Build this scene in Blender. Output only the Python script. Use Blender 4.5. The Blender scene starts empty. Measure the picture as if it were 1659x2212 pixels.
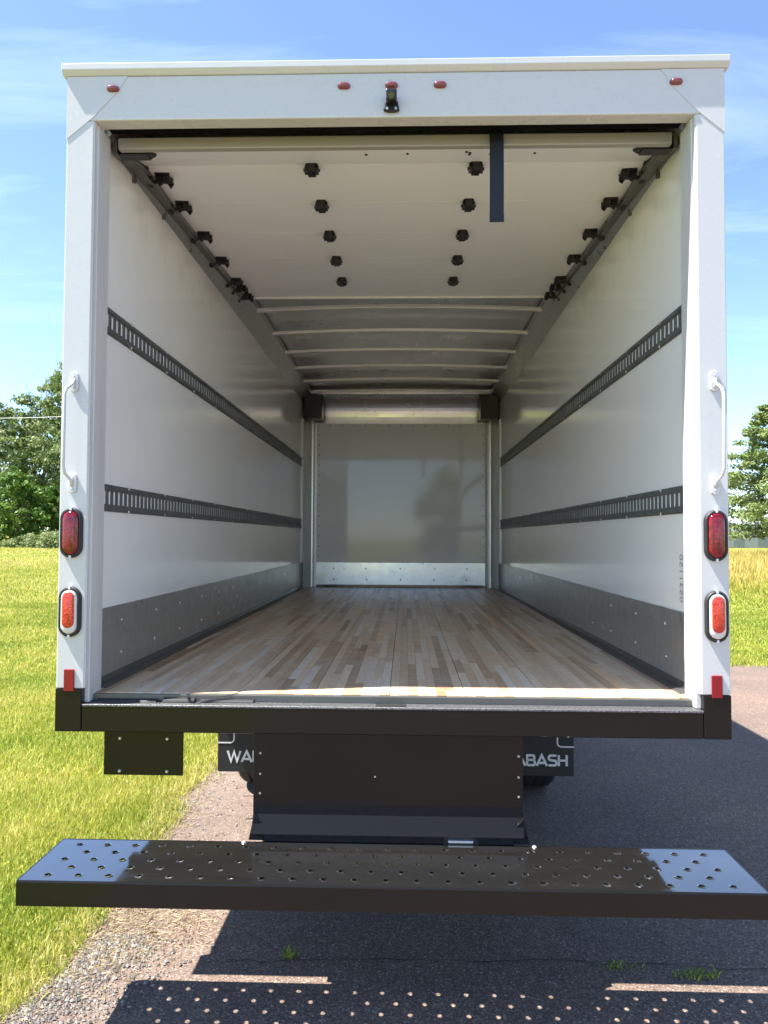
import bpy, math, random
import numpy as np
from mathutils import Vector, Matrix

random.seed(7)
rng = np.random.default_rng(11)
scene = bpy.context.scene
col = scene.collection
R = math.radians

# ------------------------------------------------------------------ camera
F = 1.053                      # height of the cargo floor above the ground
cam_d = bpy.data.cameras.new('camera')
cam_d.sensor_fit = 'VERTICAL'
cam_d.sensor_height = 36.0
cam_d.lens = 1617.2 / 2212 * 36
cam_d.clip_start = 0.05
cam_d.clip_end = 3000
cam = bpy.data.objects.new('camera', cam_d)
col.objects.link(cam)
yaw, pitch, roll = 0.0289, 0.0339, -0.0046
cam.matrix_world = (Matrix.Translation((0.0578, -2.7257, F + 0.5854))
                    @ Matrix.Rotation(yaw, 4, 'Z') @ Matrix.Rotation(math.pi / 2 + pitch, 4, 'X')
                    @ Matrix.Rotation(-roll, 4, 'Z'))
scene.camera = cam

# ------------------------------------------------------------------ sky, sun, exposure
SUN_TRAVEL = Vector((0.53, 0.108, -1.0)).normalized()
to_sun = -SUN_TRAVEL
elev = math.asin(to_sun.z)
azim = math.atan2(to_sun.x, to_sun.y)

world = bpy.data.worlds.new('World')
scene.world = world
world.use_nodes = True
wn, wl = world.node_tree.nodes, world.node_tree.links
wn.clear()
out = wn.new('ShaderNodeOutputWorld')
bg = wn.new('ShaderNodeBackground')
bg.inputs['Strength'].default_value = 0.09
sky = wn.new('ShaderNodeTexSky')
sky.sky_type = 'NISHITA'
sky.sun_disc = False
sky.sun_elevation = elev
sky.sun_rotation = azim
sky.altitude = 100
sky.air_density = 0.75
sky.dust_density = 0.15
sky.ozone_density = 2.5
# thin cirrus: streaked noise on the view direction projected to a cloud layer
tc = wn.new('ShaderNodeTexCoord')
sep = wn.new('ShaderNodeSeparateXYZ')
wl.new(tc.outputs['Generated'], sep.inputs[0])


def wmath(op, a, b=None, c=None, clamp=False):
    n = wn.new('ShaderNodeMath')
    n.operation = op
    n.use_clamp = clamp
    for i, v in enumerate((a, b, c)):
        if v is None:
            continue
        if isinstance(v, (int, float)):
            n.inputs[i].default_value = v
        else:
            wl.new(v, n.inputs[i])
    return n.outputs[0]


zc = wmath('MAXIMUM', sep.outputs['Z'], 0.06)
px = wmath('DIVIDE', sep.outputs['X'], zc)
py = wmath('DIVIDE', sep.outputs['Y'], zc)
comb = wn.new('ShaderNodeCombineXYZ')
wl.new(px, comb.inputs[0]); wl.new(py, comb.inputs[1])
mp = wn.new('ShaderNodeMapping')
mp.inputs['Rotation'].default_value = (0, 0, R(38))
mp.inputs['Scale'].default_value = (0.55, 1.5, 1)
mp.inputs['Location'].default_value = (3.1, 0.4, 0)
wl.new(comb.outputs[0], mp.inputs[0])
nz = wn.new('ShaderNodeTexNoise')
nz.inputs['Scale'].default_value = 1.1
nz.inputs['Detail'].default_value = 9
nz.inputs['Roughness'].default_value = 0.58
nz.inputs['Distortion'].default_value = 0.7
wl.new(mp.outputs[0], nz.inputs['Vector'])
mr = wn.new('ShaderNodeMapRange')
mr.inputs['From Min'].default_value = 0.50
mr.inputs['From Max'].default_value = 0.95
mr.inputs['To Max'].default_value = 0.6
mr.clamp = True
wl.new(nz.outputs['Fac'], mr.inputs['Value'])
fade = wmath('MULTIPLY', mr.outputs[0], wmath('MULTIPLY', wmath('SUBTRACT', sep.outputs['Z'], 0.12), 3.2, clamp=True))
mixc = wn.new('ShaderNodeMix')
mixc.data_type = 'RGBA'
wl.new(fade, mixc.inputs['Factor'])
wl.new(sky.outputs[0], mixc.inputs[6])
mixc.inputs[7].default_value = (4.4, 5.1, 6.6, 1)
wl.new(mixc.outputs[2], bg.inputs['Color'])
wl.new(bg.outputs[0], out.inputs[0])

sun_d = bpy.data.lights.new('sun', 'SUN')
sun_d.energy = 4.0
sun_d.angle = R(0.53)
sun_d.color = (1.0, 0.955, 0.88)
sun = bpy.data.objects.new('sun', sun_d)
sun.rotation_euler = SUN_TRAVEL.to_track_quat('-Z', 'Y').to_euler()
sun.location = (-20, -6, 40)
col.objects.link(sun)

vs = scene.view_settings
vs.view_transform = 'Standard'
vs.look = 'None'
vs.gamma = 1.0
vs.use_curve_mapping = False
vs.exposure = 2.06
scene.cycles.max_bounces = 16
scene.cycles.diffuse_bounces = 10
scene.cycles.glossy_bounces = 6
scene.cycles.transparent_max_bounces = 8
scene.cycles.use_denoising = True
scene.cycles.sample_clamp_indirect = 8


# ------------------------------------------------------------------ materials
def S(r, g, b):
    f = lambda c: (c / 255 / 12.92) if c <= 10 else ((c / 255 + 0.055) / 1.055) ** 2.4
    return (f(r), f(g), f(b), 1)


class Mat:
    def __init__(self, name, color=(0.5, 0.5, 0.5, 1), rough=0.5, metal=0.0, spec=0.5, coat=0.0):
        self.m = bpy.data.materials.new(name)
        self.m.use_nodes = True
        self.t = self.m.node_tree
        self.n, self.l = self.t.nodes, self.t.links
        self.b = self.n['Principled BSDF']
        self.b.inputs['Base Color'].default_value = color if len(color) == 4 else (*color, 1)
        self.b.inputs['Roughness'].default_value = rough
        self.b.inputs['Metallic'].default_value = metal
        self.b.inputs['Specular IOR Level'].default_value = spec
        self.b.inputs['Coat Weight'].default_value = coat
        self.b.inputs['Coat Roughness'].default_value = 0.05

    def coords(self, scale=(1, 1, 1), kind='Object', rot=(0, 0, 0)):
        c = self.n.new('ShaderNodeTexCoord')
        m = self.n.new('ShaderNodeMapping')
        m.inputs['Scale'].default_value = scale
        m.inputs['Rotation'].default_value = rot
        self.l.new(c.outputs[kind], m.inputs[0])
        return m.outputs[0]

    def noise(self, vec, scale=5, detail=4, rough=0.55, dist=0.0):
        n = self.n.new('ShaderNodeTexNoise')
        n.inputs['Scale'].default_value = scale
        n.inputs['Detail'].default_value = detail
        n.inputs['Roughness'].default_value = rough
        n.inputs['Distortion'].default_value = dist
        self.l.new(vec, n.inputs['Vector'])
        return n.outputs['Fac']

    def voronoi(self, vec, scale=5, out='Distance', feature='F1'):
        n = self.n.new('ShaderNodeTexVoronoi')
        n.feature = feature
        n.inputs['Scale'].default_value = scale
        self.l.new(vec, n.inputs['Vector'])
        return n.outputs[out]

    def ramp(self, fac, stops):
        n = self.n.new('ShaderNodeValToRGB')
        e = n.color_ramp.elements
        while len(e) < len(stops):
            e.new(0.5)
        for i, (p, c) in enumerate(stops):
            e[i].position = p
            e[i].color = c if len(c) == 4 else (*c, 1)
        self.l.new(fac, n.inputs[0])
        return n.outputs['Color']

    def rng(self, fac, a, b, c, d):
        n = self.n.new('ShaderNodeMapRange')
        for k, v in zip(('From Min', 'From Max', 'To Min', 'To Max'), (a, b, c, d)):
            n.inputs[k].default_value = v
        self.l.new(fac, n.inputs['Value'])
        return n.outputs[0]

    def math(self, op, a, b=0.0, clamp=False):
        n = self.n.new('ShaderNodeMath')
        n.operation = op
        n.use_clamp = clamp
        for i, v in enumerate((a, b)):
            if isinstance(v, (int, float)):
                n.inputs[i].default_value = v
            else:
                self.l.new(v, n.inputs[i])
        return n.outputs[0]

    def mix(self, fac, a, b, blend='MIX'):
        n = self.n.new('ShaderNodeMix')
        n.data_type = 'RGBA'
        n.blend_type = blend
        for sock, v in ((n.inputs[0], fac), (n.inputs[6], a), (n.inputs[7], b)):
            if isinstance(v, (int, float)):
                sock.default_value = v
            elif isinstance(v, tuple):
                sock.default_value = v if len(v) == 4 else (*v, 1)
            else:
                self.l.new(v, sock)
        return n.outputs[2]

    def set(self, name, sock):
        self.l.new(sock, self.b.inputs[name])

    def bump(self, h, strength=0.3, dist=0.01):
        n = self.n.new('ShaderNodeBump')
        n.inputs['Strength'].default_value = strength
        n.inputs['Distance'].default_value = dist
        self.l.new(h, n.inputs['Height'])
        self.l.new(n.outputs[0], self.b.inputs['Normal'])


def make_mats():
    M = {}
    # exterior white paint on the rear frame
    a = Mat('white_paint', (0.75, 0.75, 0.75), 0.28, coat=0.3)
    v = a.coords()
    a.set('Base Color', a.ramp(a.noise(a.coords((1.6, 1, 0.35)), 2.3, 3), [(0.2, (0.565, 0.565, 0.565)), (0.8, (0.58, 0.58, 0.58))]))
    a.set('Roughness', a.rng(a.noise(v, 9, 4), 0.3, 0.7, 0.2, 0.36))
    M['white'] = a.m
    a = Mat('jamb_aluminium', (0.74, 0.74, 0.73), 0.42)
    v = a.coords((1, 1, 0.12))
    a.set('Base Color', a.ramp(a.noise(v, 16, 5), [(0.3, (0.56, 0.56, 0.56)), (0.7, (0.66, 0.66, 0.65))]))
    M['jamb'] = a.m
    # interior glass-board lining, with rubbed grey smudges high up by the door track
    a = Mat('wall_lining', (0.80, 0.80, 0.77), 0.2)
    v = a.coords()
    base = a.ramp(a.noise(v, 1.4, 4), [(0.3, (0.89, 0.89, 0.885)), (0.7, (0.915, 0.915, 0.91))])
    sp = a.n.new('ShaderNodeSeparateXYZ')
    a.l.new(a.coords(), sp.inputs[0])
    band = a.math('MULTIPLY', a.rng(sp.outputs['Z'], F + 1.86, F + 1.96, 0, 1), a.rng(sp.outputs['Z'], F + 2.02, F + 2.12, 1, 0))
    band = a.math('MULTIPLY', band, a.rng(sp.outputs['Y'], 2.1, 2.6, 1, 0))
    sm = a.math('MULTIPLY', band, a.rng(a.noise(a.coords((1, 2.6, 1.5)), 3.2, 5), 0.5, 0.62, 0, 0.09))
    a.set('Base Color', a.mix(sm, base, (0.36, 0.35, 0.32)))
    a.set('Roughness', a.rng(a.noise(v, 3, 5), 0.3, 0.7, 0.07, 0.14))
    a.bump(a.noise(v, 1.2, 2), 0.03, 0.02)
    M['lining'] = a.m
    a = Mat('front_lining', (0.84, 0.84, 0.83), 0.06)
    v = a.coords()
    a.set('Base Color', a.ramp(a.noise(v, 1.7, 4), [(0.3, (0.89, 0.89, 0.885)), (0.7, (0.915, 0.915, 0.91))]))
    a.bump(a.noise(v, 1.6, 2), 0.02, 0.02)
    M['front'] = a.m
    a = Mat('door_skin', (0.80, 0.785, 0.745), 0.3)
    v = a.coords()
    a.set('Base Color', a.ramp(a.noise(v, 1.9, 5), [(0.3, (0.885, 0.88, 0.86)), (0.7, (0.91, 0.905, 0.885))]))
    a.bump(a.noise(v, 3.0, 2), 0.05, 0.02)
    M['door'] = a.m
    # metals
    a = Mat('galvanised_steel', (0.46, 0.47, 0.47), 0.36, metal=0.8)
    v = a.coords()
    sg = a.voronoi(v, 42, 'Color')
    st = a.noise(a.coords((1, 1, 0.07)), 60, 5)
    c = a.mix(0.04, a.ramp(st, [(0.3, (0.48, 0.49, 0.485)), (0.7, (0.58, 0.585, 0.58))]), sg)
    a.set('Base Color', c)
    a.set('Roughness', a.rng(a.noise(v, 18, 5), 0.3, 0.7, 0.26, 0.46))
    a.bump(a.noise(v, 2.4, 2), 0.12, 0.02)
    M['galv'] = a.m
    a = Mat('bright_galvanised', (0.74, 0.75, 0.76), 0.22, metal=0.9)
    v = a.coords()
    a.set('Roughness', a.rng(a.noise(v, 9, 4), 0.3, 0.7, 0.15, 0.3))
    a.bump(a.noise(v, 3.0, 2), 0.05, 0.02)
    M['bright'] = a.m
    a = Mat('post_galvanised', (0.74, 0.74, 0.73), 0.3, metal=0.75)
    M['post'] = a.m
    a = Mat('roof_aluminium', (0.78, 0.78, 0.775), 0.3, metal=0.9)
    v = a.coords()
    a.set('Roughness', a.rng(a.noise(v, 4, 5), 0.3, 0.7, 0.24, 0.42))
    a.bump(a.noise(a.coords((1, 0.6, 1)), 1.8, 3), 0.25, 0.03)
    M['alum'] = a.m
    a = Mat('bow_aluminium', (0.84, 0.83, 0.80), 0.38, metal=0.4)
    M['bow'] = a.m
    M['mill'] = Mat('mill_aluminium', (0.36, 0.345, 0.31), 0.4, metal=0.2).m
    M['void'] = Mat('gap_shade_black', (0.004, 0.004, 0.004), 0.8, spec=0.1).m  # near-black that paints the shade of the gap above the door
    a = Mat('grey_rail_steel', (0.085, 0.095, 0.098), 0.4, metal=0.35)
    v = a.coords()
    a.set('Base Color', a.ramp(a.noise(v, 20, 4), [(0.3, (0.115, 0.125, 0.128)), (0.7, (0.165, 0.175, 0.178))]))
    M['rail'] = a.m
    a = Mat('track_steel', (0.14, 0.14, 0.135), 0.4, metal=0.6)
    M['track'] = a.m
    a = Mat('black_paint', (0.008, 0.0075, 0.007), 0.16, spec=0.25, coat=0.12)
    v = a.coords()
    a.set('Roughness', a.rng(a.noise(v, 3, 4), 0.3, 0.7, 0.11, 0.19))
    a.bump(a.noise(v, 2.5, 2), 0.05, 0.02)
    M['black'] = a.m
    a = Mat('step_black', (0.011, 0.0105, 0.01), 0.08, spec=0.8, coat=1.0)
    a.b.inputs['Coat IOR'].default_value = 1.9
    v = a.coords()
    scuff = a.noise(a.coords((0.35, 1, 1)), 9, 6, 0.65)
    a.set('Roughness', a.math('ADD', a.rng(a.noise(v, 26, 6), 0.4, 0.72, 0.03, 0.12), a.rng(scuff, 0.52, 0.72, 0, 0.16)))
    dust = a.math('MULTIPLY', a.rng(a.noise(v, 260, 3, 0.6), 0.5, 0.75, 0, 1), a.rng(scuff, 0.4, 0.66, 0.15, 0.8), True)
    a.set('Base Color', a.mix(dust, (0.012, 0.0113, 0.0105), (0.06, 0.056, 0.05)))
    a.bump(a.noise(v, 3.2, 2), 0.05, 0.02)
    M['step'] = a.m
    M['rubber'] = Mat('black_rubber', (0.016, 0.016, 0.017), 0.6).m
    M['plastic'] = Mat('black_plastic', (0.01, 0.01, 0.011), 0.35).m
    a = Mat('strap_webbing', (0.010, 0.013, 0.017), 0.45, spec=0.35)
    a.bump(a.noise(a.coords((1, 1, 0.1)), 260, 3), 0.4, 0.002)
    M['strap'] = a.m
    a = Mat('threshold_tread', (0.24, 0.245, 0.25), 0.45, metal=0.6)
    v = a.coords()
    n = a.noise(v, 170, 3)
    a.set('Base Color', a.ramp(n, [(0.38, (0.05, 0.05, 0.053)), (0.62, (0.24, 0.24, 0.245))]))
    a.bump(n, 0.8, 0.004)
    M['tread'] = a.m
    M['bolt'] = Mat('zinc_bolt', (0.62, 0.62, 0.6), 0.35, metal=0.7).m
    M['bolt_dark'] = Mat('dark_screw', (0.16, 0.15, 0.14), 0.4, metal=0.7).m
    a = Mat('red_lens', (0.30, 0.004, 0.012), 0.12, coat=0.25)
    v = a.coords()
    a.set('Base Color', a.ramp(a.voronoi(a.coords((1, 1, 1)), 75), [(0.1, (0.27, 0.005, 0.014)), (0.75, (0.11, 0.002, 0.006))]))
    a.bump(a.voronoi(v, 210), 0.2, 0.002)
    M['red'] = a.m
    a = Mat('orange_red_reflector', (0.74, 0.05, 0.02), 0.16, coat=0.4)
    v = a.coords()
    a.set('Base Color', a.ramp(a.voronoi(v, 150), [(0.1, (0.70, 0.06, 0.022)), (0.8, (0.42, 0.018, 0.01))]))
    a.bump(a.voronoi(v, 150), 0.3, 0.003)
    M['orange'] = a.m
    M['clear'] = Mat('clear_lens', (0.66, 0.62, 0.60), 0.12, coat=0.8).m
    M['tape'] = Mat('red_reflector', (0.24, 0.003, 0.009), 0.3).m
    M['marker'] = Mat('marker_lens', (0.20, 0.035, 0.045), 0.15, coat=0.8).m
    M['glass'] = Mat('camera_glass', (0.01, 0.012, 0.02), 0.03, coat=1).m
    M['ink'] = Mat('grey_ink', (0.25, 0.28, 0.31), 0.5).m
    M['letter'] = Mat('white_print', (0.72, 0.72, 0.72), 0.5).m
    M['underseal'] = Mat('underbody_black', (0.012, 0.012, 0.012), 0.7).m
    a = Mat('tyre_rubber', (0.018, 0.018, 0.018), 0.75)
    M['tyre'] = a.m
    M['rim'] = Mat('wheel_steel', (0.6, 0.6, 0.6), 0.4, metal=0.4).m
    # laminated hardwood
    a = Mat('laminated_oak', (0.4, 0.3, 0.2), 0.5, spec=0.3)
    at = a.n.new('ShaderNodeAttribute')
    at.attribute_name = 'tone'
    tone = at.outputs['Fac']
    base = a.ramp(tone, [(0.0, (0.25, 0.13, 0.065)), (0.2, (0.42, 0.255, 0.14)), (0.45, (0.60, 0.415, 0.255)),
                         (0.7, (0.73, 0.545, 0.36)), (0.88, (0.74, 0.645, 0.52)), (1.0, (0.78, 0.52, 0.29))])
    wob = a.n.new('ShaderNodeVectorMath'); wob.operation = 'ADD'
    a.l.new(a.coords((1, 0.05, 1)), wob.inputs[0])
    cmb = a.n.new('ShaderNodeCombineXYZ'); a.l.new(a.math('MULTIPLY', tone, 37.0), cmb.inputs[2])
    a.l.new(cmb.outputs[0], wob.inputs[1])
    grain = a.noise(wob.outputs[0], 150, 6, 0.6, 0.5)
    c = a.mix(0.45, base, a.ramp(grain, [(0.3, (0.6, 0.57, 0.55)), (0.6, (1, 1, 1))]), 'MULTIPLY')
    dirt = a.rng(a.noise(a.coords((1, 0.5, 1)), 3.4, 6, 0.62), 0.42, 0.68, 0, 0.45)
    c = a.mix(dirt, c, (0.62, 0.52, 0.42))
    fleck = a.rng(a.noise(a.coords((1, 0.35, 1)), 55, 4), 0.66, 0.74, 0, 0.6)
    c = a.mix(fleck, c, (0.10, 0.075, 0.055))
    a.set('Base Color', c)
    a.set('Roughness', a.rng(a.noise(a.coords(), 12, 4), 0.3, 0.7, 0.28, 0.45))
    a.bump(grain, 0.15, 0.002)
    M['wood'] = a.m
    M['gap'] = Mat('floor_joint_sealant', (0.03, 0.025, 0.02), 0.8).m
    # ground
    a = Mat('worn_asphalt', (0.12, 0.11, 0.105), 0.85, spec=0.3)
    v = a.coords()
    big = a.noise(v, 0.9, 6, 0.65)
    agg = a.voronoi(v, 190, 'Color')
    sepc = a.n.new('ShaderNodeSeparateColor'); a.l.new(agg, sepc.inputs[0])
    g2 = a.noise(v, 75, 5, 0.65)
    c = a.ramp(sepc.outputs[0], [(0.0, (0.096, 0.068, 0.054)), (0.5, (0.146, 0.106, 0.085)), (0.8, (0.20, 0.15, 0.122)), (0.96, (0.265, 0.21, 0.175)), (1.0, (0.42, 0.38, 0.34))])
    c = a.mix(0.5, c, a.ramp(g2, [(0.3, (0.65, 0.64, 0.63)), (0.7, (1.3, 1.27, 1.25))]), 'MULTIPLY')
    c = a.mix(0.9, c, a.ramp(big, [(0.3, (0.74, 0.74, 0.76)), (0.5, (0.98, 0.96, 0.95)), (0.7, (1.2, 1.14, 1.08))]), 'MULTIPLY')
    sp = a.n.new('ShaderNodeSeparateXYZ'); a.l.new(v, sp.inputs[0])
    edge = a.math('MULTIPLY', a.rng(sp.outputs['X'], -1.2, -0.55, 1, 0), a.rng(a.noise(v, 7, 6), 0.38, 0.62, 0, 0.6), True)
    c = a.mix(edge, c, a.ramp(g2, [(0.3, (0.13, 0.103, 0.085)), (0.7, (0.24, 0.195, 0.155))]))
    a.set('Base Color', c)
    a.bump(a.math('ADD', sepc.outputs[1], g2), 0.4, 0.005)
    M['asphalt'] = a.m
    M['crack'] = Mat('crack_fill', (0.03, 0.027, 0.026), 0.95).m
    a = Mat('lawn_soil', (0.12, 0.13, 0.03), 0.95, spec=0.1)
    v = a.coords()
    c = a.ramp(a.noise(v, 26, 6, 0.7), [(0.28, (0.11, 0.13, 0.026)), (0.5, (0.23, 0.235, 0.048)), (0.72, (0.36, 0.325, 0.095))])
    c = a.mix(0.7, c, a.ramp(a.noise(a.coords((1, 0.6, 1)), 0.35, 5), [(0.3, (0.72, 0.9, 0.8)), (0.7, (1.25, 1.08, 0.95))]), 'MULTIPLY')
    a.set('Base Color', c)
    a.bump(a.noise(v, 38, 5, 0.7), 0.8, 0.05)
    M['soil'] = a.m

    def blade(name, stops):
        m = bpy.data.materials.new(name)
        m.use_nodes = True
        t = m.node_tree
        t.nodes.clear()
        o = t.nodes.new('ShaderNodeOutputMaterial')
        at = t.nodes.new('ShaderNodeAttribute'); at.attribute_name = 'tone'
        r = t.nodes.new('ShaderNodeValToRGB')
        while len(r.color_ramp.elements) < len(stops):
            r.color_ramp.elements.new(0.5)
        for i, (p, c) in enumerate(stops):
            r.color_ramp.elements[i].position = p
            r.color_ramp.elements[i].color = (*c, 1)
        t.links.new(at.outputs['Fac'], r.inputs[0])
        d = t.nodes.new('ShaderNodeBsdfPrincipled')
        d.inputs['Roughness'].default_value = 0.55
        d.inputs['Specular IOR Level'].default_value = 0.3
        tr = t.nodes.new('ShaderNodeBsdfTranslucent')
        mx = t.nodes.new('ShaderNodeMixShader'); mx.inputs[0].default_value = 0.35
        t.links.new(r.outputs[0], d.inputs['Base Color'])
        t.links.new(r.outputs[0], tr.inputs[0])
        t.links.new(d.outputs[0], mx.inputs[1]); t.links.new(tr.outputs[0], mx.inputs[2])
        t.links.new(mx.outputs[0], o.inputs[0])
        return m
    M['grass'] = blade('lawn_blades', [(0.0, (0.13, 0.21, 0.022)), (0.35, (0.29, 0.36, 0.05)), (0.7, (0.53, 0.49, 0.10)), (1.0, (0.68, 0.58, 0.27))])
    M['meadow'] = blade('meadow_stalks', [(0.0, (0.28, 0.34, 0.04)), (0.35, (0.46, 0.38, 0.09)), (0.7, (0.60, 0.43, 0.13)), (1.0, (0.70, 0.54, 0.24))])
    M['straw'] = blade('dry_clippings', [(0.0, (0.13, 0.10, 0.06)), (0.5, (0.33, 0.26, 0.15)), (1.0, (0.50, 0.42, 0.26))])
    M['leaf'] = blade('broad_leaves', [(0.0, (0.05, 0.085, 0.025)), (0.45, (0.12, 0.18, 0.05)), (0.8, (0.20, 0.26, 0.085)), (1.0, (0.30, 0.34, 0.16))])
    M['leaf_dark'] = blade('dark_leaves', [(0.0, (0.025, 0.065, 0.012)), (0.5, (0.075, 0.15, 0.022)), (1.0, (0.18, 0.29, 0.045))])
    M['needle'] = blade('pine_needles', [(0.0, (0.085, 0.13, 0.045)), (0.5, (0.19, 0.26, 0.085)), (1.0, (0.33, 0.38, 0.14))])
    a = Mat('bark', (0.09, 0.07, 0.055), 0.9)
    M['bark'] = a.m
    a = Mat('grey_gravel', (0.3, 0.28, 0.26), 0.85)
    at = a.n.new('ShaderNodeAttribute'); at.attribute_name = 'tone'
    a.set('Base Color', a.ramp(at.outputs['Fac'], [(0, (0.09, 0.082, 0.078)), (0.6, (0.18, 0.163, 0.15)), (1, (0.31, 0.285, 0.26))]))
    M['gravel'] = a.m
    M['wire'] = Mat('pale_wire', (0.45, 0.46, 0.46), 0.5).m
    M['barn'] = Mat('barn_white', (0.36, 0.38, 0.39), 0.7).m
    M['barn_roof'] = Mat('barn_roof_metal', (0.22, 0.25, 0.27), 0.5).m
    return M


M = make_mats()


# ------------------------------------------------------------------ mesh helpers
class MB:
    def __init__(self):
        self.v, self.f = [], []

    def add(self, vs, fs):
        o = len(self.v)
        self.v += [tuple(p) for p in vs]
        self.f += [tuple(i + o for i in f) for f in fs]
        return self

    def box(self, x0, x1, y0, y1, z0, z1):
        return self.add([(x0, y0, z0), (x1, y0, z0), (x1, y1, z0), (x0, y1, z0), (x0, y0, z1), (x1, y0, z1), (x1, y1, z1), (x0, y1, z1)],
                        [(0, 3, 2, 1), (4, 5, 6, 7), (0, 1, 5, 4), (1, 2, 6, 5), (2, 3, 7, 6), (3, 0, 4, 7)])

    def prism(self, poly, a, b, axis='y'):
        """poly: list of 2-D points; extruded along axis from a to b"""
        n = len(poly)
        if axis == 'y':
            P = lambda p, t: (p[0], t, p[1])
        elif axis == 'x':
            P = lambda p, t: (t, p[0], p[1])
        else:
            P = lambda p, t: (p[0], p[1], t)
        vs = [P(p, a) for p in poly] + [P(p, b) for p in poly]
        fs = [tuple(range(n)), tuple(range(2 * n - 1, n - 1, -1))]
        fs += [(i, i + n, (i + 1) % n + n, (i + 1) % n) for i in range(n)]
        return self.add(vs, fs)

    def tube(self, path, r, seg=8, caps=True):
        pts = [Vector(p) for p in path]
        rs = r if isinstance(r, (list, tuple)) else [r] * len(pts)
        vs, fs = [], []
        up = None
        for i, p in enumerate(pts):
            d = (pts[min(i + 1, len(pts) - 1)] - pts[max(i - 1, 0)]).normalized()
            if up is None:
                up = Vector((0, 0, 1)) if abs(d.z) < 0.9 else Vector((1, 0, 0))
            s = d.cross(up).normalized()
            u = s.cross(d).normalized()
            up = u
            for k in range(seg):
                a = 2 * math.pi * k / seg
                vs.append(p + (s * math.cos(a) + u * math.sin(a)) * rs[i])
        for i in range(len(pts) - 1):
            for k in range(seg):
                fs.append((i * seg + k, i * seg + (k + 1) % seg, (i + 1) * seg + (k + 1) % seg, (i + 1) * seg + k))
        if caps:
            fs.append(tuple(range(seg - 1, -1, -1)))
            fs.append(tuple((len(pts) - 1) * seg + k for k in range(seg)))
        return self.add(vs, fs)

    def loft(self, rings, cap0=False, cap1=True):
        n = len(rings[0])
        vs = [p for r in rings for p in r]
        fs = []
        for i in range(len(rings) - 1):
            for k in range(n):
                fs.append((i * n + k, i * n + (k + 1) % n, (i + 1) * n + (k + 1) % n, (i + 1) * n + k))
        if cap0:
            fs.append(tuple(range(n - 1, -1, -1)))
        if cap1:
            fs.append(tuple((len(rings) - 1) * n + k for k in range(n)))
        return self.add(vs, fs)

    def mesh(self, name, mat):
        me = bpy.data.meshes.new(name)
        me.from_pydata(self.v, [], self.f)
        me.materials.append(mat)
        me.update()
        import bmesh
        bm = bmesh.new(); bm.from_mesh(me)
        bmesh.ops.recalc_face_normals(bm, faces=bm.faces)
        bm.to_mesh(me); bm.free()
        return me

    def build(self, name, mat, parent=None, bevel=0.0, smooth=False):
        return link(name, self.mesh(name, mat), parent, bevel, smooth)


def link(name, me, parent=None, bevel=0.0, smooth=False, loc=None, rot=None):
    o = bpy.data.objects.new(name, me)
    col.objects.link(o)
    if parent is not None:
        o.parent = parent
    if loc is not None:
        o.location = loc
    if rot is not None:
        o.rotation_euler = rot
    if smooth and me is not None:
        for p in me.polygons:
            p.use_smooth = True
    if bevel:
        b = o.modifiers.new('bevel', 'BEVEL')
        b.width = bevel; b.segments = 2; b.limit_method = 'ANGLE'; b.angle_limit = R(40)
    return o


def tag(o, label=None, category=None, group=None, kind=None):
    for k, v in (('label', label), ('category', category), ('group', group), ('kind', kind)):
        if v:
            o[k] = v
    return o


def empty(name, loc=(0, 0, 0), parent=None):
    o = bpy.data.objects.new(name, None)
    o.empty_display_size = 0.2
    o.location = loc
    col.objects.link(o)
    if parent is not None:
        o.parent = parent
    return o


def np_mesh(name, V, tris, mat, tone=None, smooth=False):
    me = bpy.data.meshes.new(name)
    V = np.asarray(V, np.float32); tris = np.asarray(tris, np.int32)
    k = tris.shape[1]
    me.vertices.add(len(V)); me.vertices.foreach_set('co', V.ravel())
    me.loops.add(tris.size); me.loops.foreach_set('vertex_index', tris.ravel())
    me.polygons.add(len(tris))
    me.polygons.foreach_set('loop_start', np.arange(0, tris.size, k, dtype=np.int32))
    me.materials.append(mat)
    if tone is not None:
        at = me.attributes.new('tone', 'FLOAT', 'POINT')
        at.data.foreach_set('value', np.asarray(tone, np.float32))
    me.update(calc_edges=True)
    if smooth:
        me.shade_smooth()
    else:
        me.shade_flat()
    return me


# ------------------------------------------------------------------ ground
def smooth01(t):
    t = np.clip(t, 0, 1)
    return t * t * (3 - 2 * t)


def height(x, y):
    """the land: flat round the truck, rising gently away, more on the lawn side"""
    x = np.asarray(x, float); y = np.asarray(y, float)
    d = np.hypot(x, y)
    side = smooth01((x + 14) / 28)
    t = np.maximum(0, d - 11)
    h = t * (0.0225 * (1 - side) + 0.0075 * side) * smooth01((y + 14) / 30)
    h = 3.2 * (1 - np.exp(-h / 3.2))
    return h


def edge_left(y):
    y = np.asarray(y, float)
    return -1.27 + 0.035 * np.sin(2.1 * y + 0.4) + 0.03 * np.sin(5.3 * y) + 0.02 * np.sin(11.7 * y + 1)


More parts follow.
